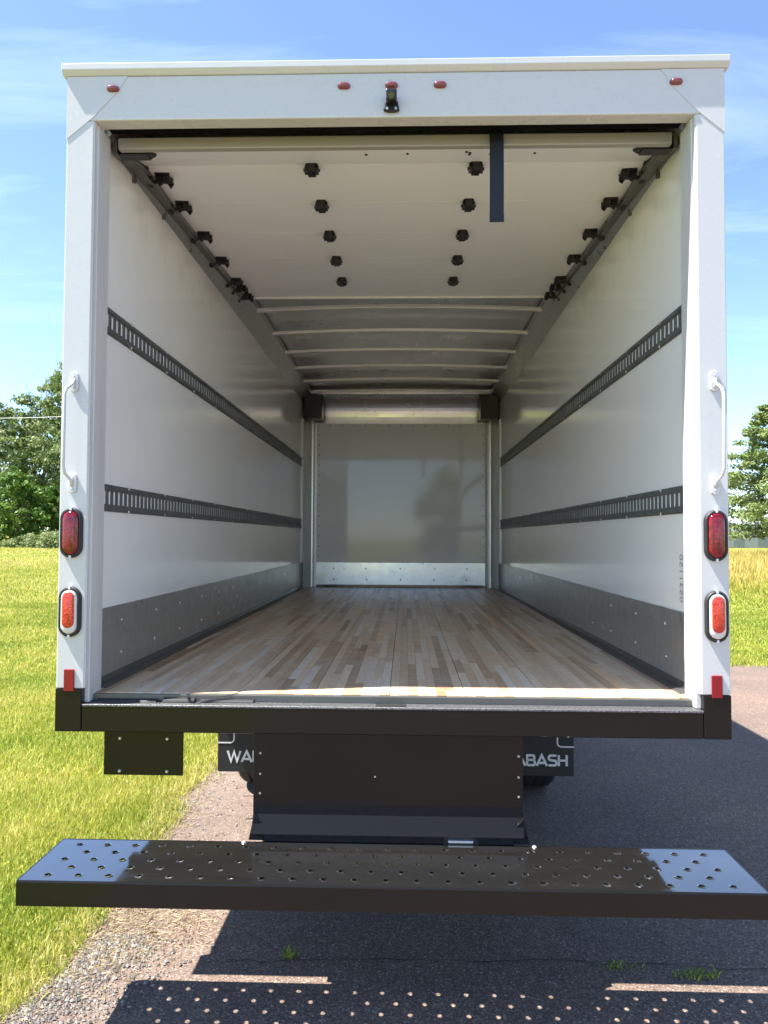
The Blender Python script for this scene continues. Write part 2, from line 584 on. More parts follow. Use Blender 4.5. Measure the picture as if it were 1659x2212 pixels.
def build_ground():
    s = np.sinh(np.linspace(-1, 1, 171) * 4.4) / math.sinh(4.4) * 900
    X, Y = np.meshgrid(s, s, indexing='ij')
    Z = height(X, Y)
    n = len(s)
    V = np.stack([X, Y, Z], -1).reshape(-1, 3)
    i = np.arange(n * n).reshape(n, n)
    Q = np.stack([i[:-1, :-1], i[1:, :-1], i[1:, 1:], i[:-1, 1:]], -1).reshape(-1, 4)
    o = link('lawn', np_mesh('lawn', V, Q, M['soil'], smooth=True))
    tag(o, 'yellow green mown lawn beside the driveway and beyond it', 'lawn', kind='structure')
    # driveway: a sheet 8 mm above, ragged along its left edge, narrowing ahead on the right
    ys = np.concatenate([np.linspace(-48, -3.2, 60), np.arange(-3, 9, 0.12), np.linspace(9.2, 40, 60)])
    V, Q = [], []
    nx = 14
    for k, y in enumerate(ys):
        l = edge_left(y)
        r = 13.0
        if y > 6.2:
            r = 13.0 + (3.6 - 13.0) * float(smooth01((y - 6.55 - 0.0) / 0.75))
            r += 0.05 * math.sin(9 * y)
        for j in range(nx):
            x = l + (r - l) * j / (nx - 1)
            V.append((x, y, float(height(x, y)) + 0.008))
    for k in range(len(ys) - 1):
        for j in range(nx - 1):
            a = k * nx + j
            Q.append((a, a + 1, a + nx + 1, a + nx))
    o = link('driveway', np_mesh('driveway', np.array(V), np.array(Q), M['asphalt'], smooth=True))
    tag(o, 'worn speckled asphalt driveway under the truck', 'driveway', kind='structure')
    # hairline crack across the asphalt, where the weeds stand
    for (x0, x1, yb, sd) in ((-0.62, 1.9, 0.20, 3), (-0.95, -0.35, 2.0, 5)):
        rr = random.Random(sd)
        xs = np.linspace(x0, x1, int((x1 - x0) / 0.04))
        pts = []
        yy = yb
        for x in xs:
            yy += rr.uniform(-0.012, 0.012) + (yb - yy) * 0.1
            pts.append((x, yy, rr.uniform(0.0008, 0.0032)))
        mb = MB()
        vs = [(x, y - w, 0.0122) for x, y, w in pts] + [(x, y + w, 0.0122) for x, y, w in pts]
        n = len(pts)
        mb.add(vs, [(i, i + 1, n + i + 1, n + i) for i in range(n - 1)])
        mb.build('crack', M['crack'], o)
    return o


driveway = build_ground()

# ------------------------------------------------------------------ the truck
Z = lambda z: F + z
truck = empty('box_truck', (0, 0, 0))
tag(truck, 'white box truck with open roll up door, black rear step and wooden cargo floor', 'truck')
T = truck
W = 1.1386            # inside half width
YF = 6.10             # inside face of the front wall


def part(name, mat, fn, bevel=0.0, smooth=False, parent=None, label=None):
    mb = MB()
    fn(mb)
    o = mb.build(name, M[mat], parent or T, bevel, smooth)
    if label:
        o['label'] = label
    return o


# ---- shell
for s in (-1, 1):
    a, b = sorted((s * W, s * 1.205))
    part('side_wall', 'lining', lambda m: m.box(a, b, 0.141, 6.2, Z(-0.05), Z(2.329)))
part('front_wall', 'front', lambda m: m.box(-W + 0.001, W - 0.001, YF, YF + 0.09, Z(-0.05), Z(2.352)))


def roof(m):
    n = 16
    up = [(-1.218 + 2.436 * i / n, Z(2.322) + 0.03 * (1 - (2 * i / n - 1) ** 2)) for i in range(n + 1)]
    top = [(x, z + 0.012) for x, z in up]
    m.prism(up + top[::-1], 0.02, 6.22)


part('roof_skin', 'alum', roof)
for k in range(6):
    y = 2.76 + 0.63 * k

    def bow(m, y=y):
        n = 18
        lo = [(-1.07 + 2.14 * i / n, Z(2.252) + 0.027 * (1 - (2 * i / n - 1) ** 2)) for i in range(n + 1)]
        hi = [(x, z + 0.026) for x, z in lo]
        m.prism(lo + hi[::-1], y - 0.022, y + 0.022)
    part('roof_bow', 'bow', bow, 0.004)
# two more bows hidden above the raised door
for y in (0.9, 1.5, 2.13):
    part('roof_bow', 'bow', lambda m: m.box(-1.07, 1.07, y - 0.02, y + 0.02, Z(2.29), Z(2.33)))
for s in (-1, 1):
    poly = [(s * (W - 0.001), Z(2.15)), (s * (W - 0.001), Z(2.318)), (s * 1.045, Z(2.318)), (s * 1.045, Z(2.262)), (s * (W - 0.012), Z(2.165))]
    part('roof_rail', 'galv', lambda m: m.prism(poly, 0.16, 6.05))

# ---- front end: bright upper band, kick plate, corner posts and black gussets
part('front_header', 'bright', lambda m: m.prism([(6.095, Z(1.93)), (6.084, Z(1.93))] + [(6.084 - 0.16 * (1 - math.cos(t)), Z(1.97 + 0.28 * math.sin(t))) for t in [i * math.pi / 2 / 12 for i in range(13)]] + [(5.924, Z(2.30)), (6.095, Z(2.30))], -1.035, 1.035, 'x'), smooth=False)
kp = part('front_kick_plate', 'bright', lambda m: m.prism([(6.096, Z(0.002)), (6.06, Z(0.002)), (6.088, Z(0.03)), (6.088, Z(0.288)), (6.096, Z(0.293))], -1.03, 1.03, 'x'))
for s in (-1, 1):
    def post(m):
        # hollow curved corner column with a bright flange on each side
        pts = []
        for i in range(9):
            t = i / 8 * math.pi / 2
            pts.append((s * (W - 0.012 - 0.09 * (1 - math.cos(t))), 5.86 + 0.22 * math.sin(t)))
        back = [(s * (W - 0.002), 6.098), (s * (W - 0.002), 5.86)]
        m.prism(pts + [(s * (W - 0.102), 6.098)] + back, Z(0.0), Z(1.95), 'z')
    cp = part('corner_post', 'post', post, smooth=False)
    a, b = sorted((s * 0.99, s * 1.0355))
    part('flange', 'bow', lambda m: m.prism([(a, 6.084), (a, 6.094), (b, 6.094), (b, 6.064), ((a + b) / 2, 6.058)], Z(0.002), Z(1.93), 'z'), parent=cp)
    a, b = sorted((s * (W - 0.009), s * (W - 0.001)))
    part('flange', 'bow', lambda m: m.box(a, b, 5.79, 5.858, Z(0.3), Z(1.9)), parent=cp)
    a, b = sorted((s * (W - 0.02), s * (W - 0.0005)))
    part('corner_foot', 'track', lambda m: m.box(a, b, 5.80, 5.861, Z(0.0), Z(0.29)), parent=cp)
    a, b = sorted((s * 0.905, s * 1.105))
    part('corner_gusset', 'plastic', lambda m: m.box(a, b, 5.76, 6.0, Z(1.945), Z(2.215)), 0.006)
# fixings of the front wall
sm = MB(); sm.tube([(0, 0, 0), (0, -0.004, 0)], [0.009, 0.006], 8)
screw_front = sm.mesh('screw', M['bolt_dark'])
for x in (-0.78, -0.4, 0, 0.4, 0.78):
    for z in (0.09, 0.22):
        link('screw', screw_front, kp, loc=(x + random.uniform(-.01, .01), 6.088, Z(z)))
fw = [o for o in T.children if o.name == 'front_wall'][0]
sm = MB(); sm.tube([(0, 0, 0), (0, -0.003, 0)], [0.007, 0.005], 6)
rv = sm.mesh('rivet', M['bolt_dark'])
for s in (-1, 1):
    for k in range(13):
        link('rivet', rv, fw, loc=(s * 0.968, YF - 0.0005, Z(0.36 + 0.12 * k)))
for k in range(13):
    link('rivet', rv, fw, loc=(-0.84 + 0.14 * k, YF - 0.0005, Z(1.905)))

# ---- side linings: scuff plates, floor angles and slotted cargo rails
sm = MB(); sm.tube([(0, 0, 0), (-0.0035, 0, 0)], [0.0075, 0.005], 8)
screw_r = sm.mesh('screw', M['bolt'])
sm = MB(); sm.tube([(0, 0, 0), (0.0035, 0, 0)], [0.0075, 0.005], 8)
screw_l = sm.mesh('screw', M['bolt'])


def rail_mesh(m, s, z0, z1):
    """flat dark rail with open vertical slots, stepped proud in the middle"""
    xi, xo = s * (W - 0.0052), s * (W - 0.0008)
    y0, y1 = 0.17, 5.84
    h = z1 - z0
    zs0, zs1 = z0 + 0.27 * h, z0 + 0.76 * h
    a, b = sorted((xi, xo))
    m.box(a, b, y0, y1, z0, zs0)
    m.box(a, b, y0, y1, zs1, z1)
    y = y0
    rr = random.Random(int(z0 * 100))
    while y < y1 - 0.02:
        m.box(a, b, y, min(y + 0.0215, y1), zs0 + 0.0002, zs1 - 0.0002)
        y += 0.0495
    # rolled lips
    a2, b2 = sorted((s * (W - 0.0095), xi))
    m.box(a2, b2, y0, y1, z0 + 0.006, z0 + 0.020)
    m.box(a2, b2, y0, y1, z1 - 0.020, z1 - 0.006)


for s in (-1, 1):
    a, b = sorted((s * (W - 0.005), s * (W - 0.0008)))
    sc = part('scuff_plate', 'galv', lambda m: m.box(a, b, 0.145, 5.80, Z(0.0), Z(0.30)))
    part('floor_angle', 'track', lambda m: m.prism([(s * (W - 0.0055), Z(0.0)), (s * (W - 0.045), Z(0.0)), (s * (W - 0.045), Z(0.004)), (s * (W - 0.01), Z(0.012)), (s * (W - 0.0055), Z(0.034))], 0.15, 5.8), parent=sc)
    for k in range(14):
        y = 0.42 + 0.405 * k
        for z in (0.10, 0.235):
            link('screw', screw_r if s > 0 else screw_l, sc, loc=(s * (W - 0.005), y + random.uniform(-.02, .02), Z(z)))
    for z1 in (1.501, 0.792):
        ra = part('cargo_rail', 'rail', lambda m: rail_mesh(m, s, Z(z1 - 0.108), Z(z1)))
        for k in range(12):
            y = 0.45 + 0.48 * k
            for z in (z1 - 0.004, z1 - 0.104):
                link('screw', screw_r if s > 0 else screw_l, ra, loc=(s * (W - 0.0095), y, Z(z)))

# stamped lot number on the right wall
fc = bpy.data.curves.new('stamped_number', 'FONT')
fc.body = '0531150'
fc.size = 0.05
fc.space_character = 1.1
fc.materials.append(M['ink'])
tmp = bpy.data.objects.new('stamped_number', fc)
num = bpy.data.objects.new('stamped_number', bpy.data.meshes.new_from_object(tmp))
bpy.data.objects.remove(tmp)
num.name = 'stamped_number'
col.objects.link(num)
num.parent = T
num.matrix_local = Matrix.Translation((W - 0.0012, 0.262, Z(0.335))) @ Matrix(((0, 0, -1, 0), (0, -1, 0, 0), (1, 0, 0, 0), (0, 0, 0, 1))) @ Matrix.Rotation(0, 4, 'Z')

# ---- cargo floor: laminated boards made of short strips
floor = part('cargo_floor', 'gap', lambda m: m.box(-W, W, 0.075, YF, Z(-0.09), Z(-0.004)))


def build_floor():
    bw = 2 * W / 8
    ns = 8
    gap = 0.002
    sw = (bw - gap) / ns
    strips = []
    r = random.Random(5)
    for b in range(8):
        for k in range(ns):
            x0 = -W + b * bw + gap / 2 + k * sw
            y = 0.078 - r.uniform(0, 1.2)
            prev = 0.5
            while y < YF:
                L = r.uniform(0.25, 1.3)
                y0, y1 = max(y, 0.078), min(y + L, YF - 0.001)
                y += L
                if y1 - y0 < 0.01:
                    continue
                u = r.random()
                t = r.gauss(0.60, 0.17) if u < 0.80 else (r.uniform(0.08, 0.32) if u < 0.91 else r.uniform(0.82, 1.0))
                strips.append((y0, x0, x0 + sw - 0.0006, y1, min(max(t, 0), 1), r.uniform(-0.0006, 0.0006)))
    strips.sort()
    Fc = [(0, 3, 2, 1), (4, 5, 6, 7), (0, 1, 5, 4), (1, 2, 6, 5), (2, 3, 7, 6), (3, 0, 4, 7)]
    big_v, big_f, big_t = [], [], []
    for i, (y0, x0, x1, y1, t, dz) in enumerate(strips):
        y1 -= 0.0006
        z0, z1 = Z(-0.0038), Z(0.0 + dz)
        v = [(x0, y0, z0), (x1, y0, z0), (x1, y1, z0), (x0, y1, z0), (x0, y0, z1), (x1, y0, z1), (x1, y1, z1), (x0, y1, z1)]
        if i < 298:
            link('floor_strip', np_mesh('floor_strip', np.array(v), np.array(Fc), M['wood'], [t] * 8), floor)
        else:
            o = len(big_v)
            big_v += v
            big_f += [tuple(a + o for a in f) for f in Fc]
            big_t += [t] * 8
    o = link('floor_strips', np_mesh('floor_strips', np.array(big_v), np.array(big_f), M['wood'], big_t), floor)
    o['kind'] = 'stuff'


build_floor()

# ---- rear frame
for s in (-1, 1):
    a, b = sorted((s * 1.1165, s * 1.22))
    pl = part('rear_pillar', 'white', lambda m: m.box(a, b, 0.0, 0.14, Z(0.028), Z(2.1435)), 0.004)
    a, b = sorted((s * 1.108, s * 1.1363))
    part('jamb', 'jamb', lambda m: m.box(a, b, 0.028, 0.139, Z(-0.0275), Z(2.1432)), 0.003, parent=pl)
    a, b = sorted((s * 1.1135, s * 1.1164))
    part('jamb_strip', 'jamb', lambda m: m.box(a, b, 0.004, 0.0275, Z(0.03), Z(2.143)), parent=pl)


def header(m):
    m.box(-1.22, 1.22, 0.0, 0.066, Z(2.144), Z(2.312))


hd = part('rear_header', 'white', header, 0.004)
part('drip_lip', 'white', lambda m: m.prism([(-0.020, Z(2.352)), (-0.020, Z(2.328)), (-0.004, Z(2.3125)), (0.12, Z(2.3125)), (0.12, Z(2.362)), (0.01, Z(2.362))], -1.236, 1.236, 'x'), 0.002, parent=hd)
for s in (-1, 1):
    part('corner_plate', 'white', lambda m: m.prism([(s * 1.2205, Z(2.311)), (s * 1.2205, Z(2.072)), (s * 1.117, Z(2.158)), (s * 1.035, Z(2.245)), (s * 0.99, Z(2.311))], -0.0022, -0.0002), parent=hd)
    # header return above the gap partly hides the black block that darkens it
    # reflective corner seam bolts
part('gap_shade_block', 'void', lambda m: m.box(-1.107, 1.107, 0.085, 0.148, Z(2.172), Z(2.30)))  # black block standing in for the dark void over the raised door
# marker lights
for x in (-1.045, -0.177, 0.0, 0.18, 1.045):
    mk = MB()
    rings = []
    for (rr, y) in ((0.016, -0.0004), (0.016, -0.004), (0.0145, -0.006)):
        ring = []
        for k in range(24):
            t = 2 * math.pi * k / 24
            ring.append((x + math.copysign(0.008, math.cos(t)) * (abs(math.cos(t)) > 1e-6) + rr * math.cos(t), y, Z(2.262) + rr * 0.78 * math.sin(t)))
        rings.append(ring)
    mk.loft(rings)
    ml = mk.build('marker_light', M['marker'], T, smooth=False)
    mk = MB()
    rings = []
    for (rr, y) in ((0.013, -0.0058), (0.012, -0.013), (0.007, -0.0165)):
        rings.append([(x + math.copysign(0.008, math.cos(2 * math.pi * (k + .5) / 24)) + rr * math.cos(2 * math.pi * (k + .5) / 24), y, Z(2.262) + rr * 0.78 * math.sin(2 * math.pi * (k + .5) / 24)) for k in range(24)])
    mk.loft(rings)
    mk.build('lens', M['marker'], ml, smooth=True)
# reversing camera under the middle marker light
rc = part('reversing_camera', 'plastic', lambda m: (m.prism([(-0.03, Z(2.163)), (-0.024, Z(2.195)), (-0.019, Z(2.2)), (0.019, Z(2.2)), (0.024, Z(2.195)), (0.03, Z(2.163)), (0.012, Z(2.158)), (-0.012, Z(2.158))], -0.016, -0.0005),
                                                m.box(-0.02, 0.02, -0.05, -0.012, Z(2.182), Z(2.223))), 0.004)
part('lens', 'glass', lambda m: m.tube([(0, -0.049, Z(2.195)), (0, -0.056, Z(2.193))], [0.013, 0.011], 14), parent=rc, smooth=False)
for s in (-1, 1):
    part('screw', 'bolt', lambda m: m.tube([(s * 0.016, -0.015, Z(2.168)), (s * 0.016, -0.02, Z(2.168))], [0.006, 0.004], 8), parent=rc)


# tail lamps
def stadium(cx, cz, half, r, y, n=14):
    ring = []
    for k in range(2 * n):
        t = math.pi * k / (n - 1) if k < n else math.pi + math.pi * (k - n) / (n - 1)
        c = half if k < n else -half
        ring.append((cx + r * math.cos(t), y, cz + c + r * math.sin(t)))
    return ring


def lamp(cx, cz, kind, label):
    H = 0.0505
    mb = MB()
    mb.loft([stadium(cx, cz, H, r, y) for r, y in ((0.0415, -0.0005), (0.0415, -0.010), (0.037, -0.016), (0.0315, -0.016), (0.030, -0.010))], cap1=True)
    g = mb.build('tail_lamp', M['rubber'], T)
    g['label'] = label
    mb = MB()
    prof = ((0.0298, -0.0098), (0.0292, -0.017), (0.025, -0.021), (0.016, -0.0235))
    mb.loft([stadium(cx, cz, H, r, y) for r, y in prof])
    mb.build('lens', M['red'] if kind == 'stop' else M['clear'], g, smooth=True)
    if kind != 'stop':
        mb = MB()
        mb.loft([stadium(cx, cz + 0.008, H * 0.86, r, y) for r, y in ((0.0225, -0.0215), (0.0220, -0.0248), (0.016, -0.0265))])
        mb.build('reflector', M['orange'], g, smooth=True)
    for sgn in (-1, 1):
        mb = MB()
        mb.box(cx - 0.004, cx + 0.004, -0.0172, -0.002, cz + sgn * (H + 0.0375) - 0.0055, cz + sgn * (H + 0.0375) + 0.0055)
        mb.build('grommet_tab', M['letter'], g)


for s, nm in ((-1, 'left'), (1, 'right')):
    x = s * 1.1705
    lamp(x, Z(0.597), 'stop', f'dark red oval tail lamp on the {nm} pillar')
    lamp(x, Z(0.308), 'back', f'orange red and clear oval lamp on the {nm} pillar')
    rf = part('reflector', 'tape', lambda m: m.box(x - 0.0195, x + 0.0195, -0.006, -0.0003, Z(0.018), Z(0.098)), 0.003)

    # grab handle: two bolted feet and a bar standing 55 mm off
    def bar(m):
        z0, z1 = Z(0.80), Z(1.135)
        m.tube([(x, -0.010, z1 + 0.03), (x, -0.016, z1 + 0.012), (x + s * 0.008, -0.050, z1 - 0.012), (x + s * 0.010, -0.060, z1 - 0.035), (x + s * 0.010, -0.060, z0 + 0.035),
                (x + s * 0.008, -0.050, z0 + 0.012), (x, -0.016, z0 - 0.012), (x, -0.010, z0 - 0.03)], 0.0056, 10)
    gh = part('grab_handle', 'white', bar, smooth=True)
    for zc in (Z(1.155), Z(0.78)):
        mb = MB()
        mb.loft([stadium(x, zc, 0.022, r, y, 8) for r, y in ((0.015, -0.0005), (0.015, -0.007), (0.013, -0.009))])
        ft = mb.build('handle_foot', M['white'], gh)
        for dz in (-0.02, 0.02):
            part('bolt', 'bolt', lambda m: m.tube([(x, -0.0085, zc + dz), (x, -0.013, zc + dz)], [0.006, 0.004], 8), parent=gh)

# ---- roll-up door, raised under the roof
door = empty('roll_up_door', (0, 0, 0), T)


def slab(y0, z0, y1, z1, th=0.028, x=1.085):
    def f(m):
        m.prism([(y0, z0), (y1, z1), (y1, z1 + th), (y0, z0 + th)], -x, x, 'x')
    return f


zdoor = lambda y: Z(2.205 + 0.024 * (y - 0.47))
part('door_panel', 'door', slab(0.185, Z(2.130), 0.466, zdoor(0.466)), 0.003, parent=door)
rows = [0.47 + 0.386 * k for k in range(6)]
for k in range(5):
    part('door_panel', 'door', slab(rows[k] + 0.0012, zdoor(rows[k]), rows[k + 1] - 0.0012, zdoor(rows[k + 1])), 0.001, parent=door)
part('bottom_rail', 'mill', lambda m: m.box(-1.085, 1.085, 0.155, 0.186, Z(2.116), Z(2.162)), 0.004, parent=door)
part('top_rail', 'bow', lambda m: m.box(-1.085, 1.085, rows[5] - 0.001, rows[5] + 0.02, zdoor(rows[5]) - 0.012, zdoor(rows[5]) + 0.03), 0.003, parent=door)


def hinge(m):
    m.prism([(-0.02, -0.032), (0.02, -0.032), (0.027, -0.012), (0.027, 0.012), (0.02, 0.032), (-0.02, 0.032), (-0.027, 0.012), (-0.027, -0.012)], -0.006, 0.0, 'z')
    m.tube([(-0.03, 0, -0.024), (0.03, 0, -0.024)], 0.019, 10)
    m.box(-0.017, 0.017, -0.03, -0.006, -0.043, -0.004)
    m.box(-0.017, 0.017, 0.006, 0.03, -0.040, -0.004)
    m.tube([(-0.036, 0, -0.024), (0.036, 0, -0.024)], 0.007, 8)


def roller(m):
    # edge hinge with its stub axle and nylon wheel, wheel towards +x
    m.prism([(-0.045, -0.03), (0.02, -0.036), (0.03, 0.0), (0.02, 0.036), (-0.045, 0.03), (-0.03, 0.0)], -0.006, 0.0, 'z')
    m.prism([(-0.045, -0.004), (-0.05, -0.03), (-0.036, -0.05), (-0.022, -0.03), (-0.018, -0.004)], -0.024, -0.014)
    m.prism([(-0.04, -0.004), (-0.046, -0.034), (-0.03, -0.046), (-0.016, -0.026), (-0.012, -0.004)], 0.012, 0.022)
    m.prism([(-0.004, -0.004), (-0.002, -0.034), (0.012, -0.042), (0.024, -0.026), (0.026, -0.004)], -0.012, 0.012)
    m.tube([(-0.05, 0, -0.028), (0.052, 0, -0.028)], 0.0085, 8)
    m.tube([(0.042, 0, -0.028), (0.062, 0, -0.028)], [0.026, 0.024], 12)


mb = MB(); hinge(mb); hinge_me = mb.mesh('hinge', M['plastic'])
mb = MB(); roller(mb); roller_me = mb.mesh('roller_hinge', M['plastic'])
for k in range(5):
    for s in (-1, 1):
        link('hinge', hinge_me, door, loc=(s * 0.356, rows[k], zdoor(rows[k]) - 0.0005), rot=(0, 0, random.uniform(-.05, .05)))
for y in [rows[0] + 0.09] + rows[1:5] + [rows[4] + 0.15, rows[5] - 0.06]:
    for s in (-1, 1):
        link('roller_hinge', roller_me, door, loc=(s * 1.045, y, zdoor(y) - 0.0005), rot=(0, 0, 0 if s > 0 else math.pi))
for s in (-1, 1):
    a, b = sorted((s * 0.985, s * 1.104))
    part('bottom_bracket', 'plastic', lambda m: (m.box(a, b, 0.20, 0.25, Z(2.118), Z(2.133)), m.prism([(s * 0.985, 0.2), (s * 0.955, 0.225), (s * 0.985, 0.25)], Z(2.122), Z(2.133), 'z')), parent=door)
for (x, y) in ((-0.11, 0.30), (0.06, 0.29), (0.30, 0.27), (0.315, 0.285), (0.315, 0.31), (0.58, 0.30), (0.40, 0.305)):
    part('screw_hole', 'rubber', lambda m: m.tube([(x, y, Z(2.131) + (y - 0.185) * 0.267 + 0.001), (x, y, Z(2.129) + (y - 0.185) * 0.267 - 0.003)], 0.006, 8), parent=door)


def strap(m):
    pts = [(0.150, Z(2.168)), (0.138, Z(2.155)), (0.132, Z(2.12)), (0.128, Z(2.0)), (0.130, Z(1.88)), (0.134, Z(1.822))]
    fr = pts + [(y + 0.004, z) for y, z in reversed(pts)]
    m.prism(fr, 0.378, 0.432, 'x')
    m.box(0.3775, 0.4325, 0.129, 0.1385, Z(1.805), Z(1.835))


part('pull_strap', 'strap', strap, parent=door, label='black webbing pull strap hanging from the raised door')
for s in (-1, 1):
    def track(m):
        # C-section rising towards the front, open inwards
        pth = [(0.20, Z(2.150)), (0.36, Z(2.176)), (0.7, Z(2.200)), (1.4, Z(2.220)), (2.9, Z(2.262))]
        for (p, q) in zip(pth[:-1], pth[1:]):
            xo, xi = s * (W - 0.016), s * (W - 0.032)
            x2 = s * (W - 0.062)
            for (xa, xb, d0, d1) in ((xo, xi, -0.028, 0.028), (xi, x2, -0.028, -0.020), (xi, x2, 0.020, 0.028)):
                xa, xb = sorted((xa, xb))
                m.prism([(p[0], p[1] + d0), (q[0], q[1] + d0), (q[0], q[1] + d1), (p[0], p[1] + d1)], xa, xb, 'x')
    tr = part('door_track', 'track', track)
    for y in (0.45, 0.85, 1.3, 1.8, 2.3, 2.75):
        part('track_bracket', 'track', lambda m: m.box(*sorted((s * (W - 0.016), s * (W - 0.0008))), y, y + 0.012, Z(2.125 + 0.03 * (y - 0.45)), Z(2.16 + 0.03 * (y - 0.45))), parent=tr)

# ---- black rear sill with its end posts and the grey tread
sill = part('rear_sill', 'black', lambda m: m.box(-1.1235, 1.1235, 0.0, 0.10, Z(-0.129), Z(-0.033)), 0.004)
for s in (-1, 1):
    a, b = sorted((s * 1.1245, s * 1.222))
    part('sill_end_post', 'black', lambda m: m.box(a, b, -0.002, 0.13, Z(-0.129), Z(0.0275)), 0.004, parent=sill)
part('threshold_tread', 'tread', lambda m: m.prism([(-0.001, Z(-0.036)), (-0.001, Z(-0.030)), (0.001, Z(-0.0285)), (0.072, Z(-0.0285)), (0.072, Z(-0.0325)), (-0.0004, Z(-0.0325)), (-0.0004, Z(-0.036))], -1.1225, 1.1225, 'x'), parent=sill)
part('floor_nosing', 'track', lambda m: m.box(-W + 0.032, W - 0.032, 0.0615, 0.0745, Z(-0.0283), Z(-0.0035)), 0.002, parent=sill)
part('latch_slot', 'rubber', lambda m: m.box(-0.048, 0.062, 0.012, 0.05, Z(-0.0284), Z(-0.0262)), parent=sill)
def crumpled_seal(m):
    for (x0, x1, y0, y1, h) in ((-1.09, -0.86, 0.034, 0.058, 0.010), (-0.84, -0.72, 0.036, 0.060, 0.016), (-0.70, -0.50, 0.042, 0.060, 0.012)):
        m.prism([(y0, Z(-0.0284)), (y1, Z(-0.0284)), (y1, Z(-0.0284 + h)), (y0 + 0.006, Z(-0.0284 + h * 0.7))], x0, x1, 'x')
part('rubber_bumper_strip', 'rubber', crumpled_seal, 0.003, parent=sill)

# ---- hanging plate under the left of the sill
pl = part('hanging_plate', 'black', lambda m: m.box(-1.06, -0.764, 0.055, 0.063, Z(-0.30), Z(-0.1295)), 0.001)
for x in (-1.0, -0.823):
    for z in (-0.165, -0.285):
        part('bolt', 'bolt', lambda m: m.tube([(x, 0.0552, Z(z)), (x, 0.050, Z(z))], [0.0065, 0.0045], 8), parent=pl)

# ---- kick panel between sill and step
kick = part('kick_panel', 'black', lambda m: m.prism([(0.028, Z(-0.1295)), (0.028, Z(-0.425)), (-0.008, Z(-0.484)), (-0.004, Z(-0.487)), (0.033, Z(-0.426)), (0.033, Z(-0.1295))], -0.495, 0.485, 'x'), 0.001)
for s in (-1, 1):
    part('step_bracket', 'black', lambda m: m.prism([(s * 0.45, Z(-0.46)), (s * 0.487, Z(-0.42)), (s * 0.508, Z(-0.513)), (s * 0.45, Z(-0.5135))], 0.0105, 0.30), 0.002, parent=kick)
    for z in (-0.205, -0.28, -0.35, -0.445):
        yy = 0.0275 if z > -0.425 else 0.0145
        part('bolt', 'bolt', lambda m: m.tube([(s * 0.47, yy, Z(z)), (s * 0.47, yy - 0.004, Z(z))], [0.005, 0.003], 8), parent=kick)
part('bolt', 'bolt', lambda m: m.tube([(-0.05, 0.0275, Z(-0.285)), (-0.05, 0.0245, Z(-0.285))], [0.004, 0.003], 8), parent=kick)
part('lower_crossbar', 'black', lambda m: (m.box(-0.45, 0.20, 0.004, 0.05, Z(-0.56), Z(-0.488)), m.box(0.32, 0.45, 0.004, 0.05, Z(-0.56), Z(-0.488)), m.box(-0.45, 0.45, 0.05, 0.09, Z(-0.498), Z(-0.44))), 0.003, parent=kick)


part('sunlit_gap_patch', 'clear', lambda m: m.box(0.215, 0.305, 0.008, 0.03, Z(-0.512), Z(-0.503)), 0.002, parent=kick)  # pale plate standing in for sunlit ground glimpsed through the crossbar gap


# ---- step bumper: pressed plate with staggered raised holes
def step_plate(m):
    X0, X1, Y0, Y1, zt = -1.180, 1.192, -0.330, 0.0, Z(-0.515)
    nr, px_ = 5, 0.1
    ry = (Y1 - Y0 - 0.03) / nr
    ya = Y0 + 0.012
    n = 12
    m.add([(X0, Y0, zt), (X1, Y0, zt), (X1, ya, zt), (X0, ya, zt)], [(0, 1, 2, 3)])
    m.add([(X0, ya + nr * ry, zt), (X1, ya + nr * ry, zt), (X1, Y1, zt), (X0, Y1, zt)], [(0, 1, 2, 3)])
    for r_ in range(nr):
        y0, y1 = ya + r_ * ry, ya + (r_ + 1) * ry
        off = 0.05 if r_ % 2 else 0.0
        x = X0 + 0.03 + off
        if x > X0:
            m.add([(X0, y0, zt), (x, y0, zt), (x, y1, zt), (X0, y1, zt)], [(0, 1, 2, 3)])
        while x + px_ <= X1 - 0.01:
            cx, cy = x + px_ / 2, (y0 + y1) / 2
            vs = []
            # square ring -> rim foot -> rim crest -> hole -> down
            for k in range(n):
                t = 2 * math.pi * (k + 0.5) / n
                c, s_ = math.cos(t), math.sin(t)
                sc = 1 / max(abs(c), abs(s_))
                vs.append((cx + c * sc * px_ / 2, cy + s_ * sc * ry / 2, zt))
            for rad, dz in ((0.0150, 0.0), (0.0108, 0.0018), (0.0096, 0.0016), (0.0092, -0.004)):
                for k in range(n):
                    t = 2 * math.pi * (k + 0.5) / n
                    vs.append((cx + rad * math.cos(t), cy + rad * math.sin(t), zt + dz))
            fs = []
            for q in range(4):
                for k in range(n):
                    fs.append((q * n + k, q * n + (k + 1) % n, (q + 1) * n + (k + 1) % n, (q + 1) * n + k))
            # the four cell corners
            cs = [(x, y0, zt), (x + px_, y0, zt), (x + px_, y1, zt), (x, y1, zt)]
            base = len(vs)
            vs += cs
            ang = [math.atan2((p[1] - cy) / ry, (p[0] - cx) / px_) % (2 * math.pi) for p in cs]
            for ci, a_ in enumerate(ang):
                k = int(math.floor(a_ / (2 * math.pi) * n - 0.5)) % n
                fs.append((k, (k + 1) % n, base + ci))
            m.add(vs, fs)
            x += px_
        if x < X1:
            m.add([(x, y0, zt), (X1, y0, zt), (X1, y1, zt), (x, y1, zt)], [(0, 1, 2, 3)])


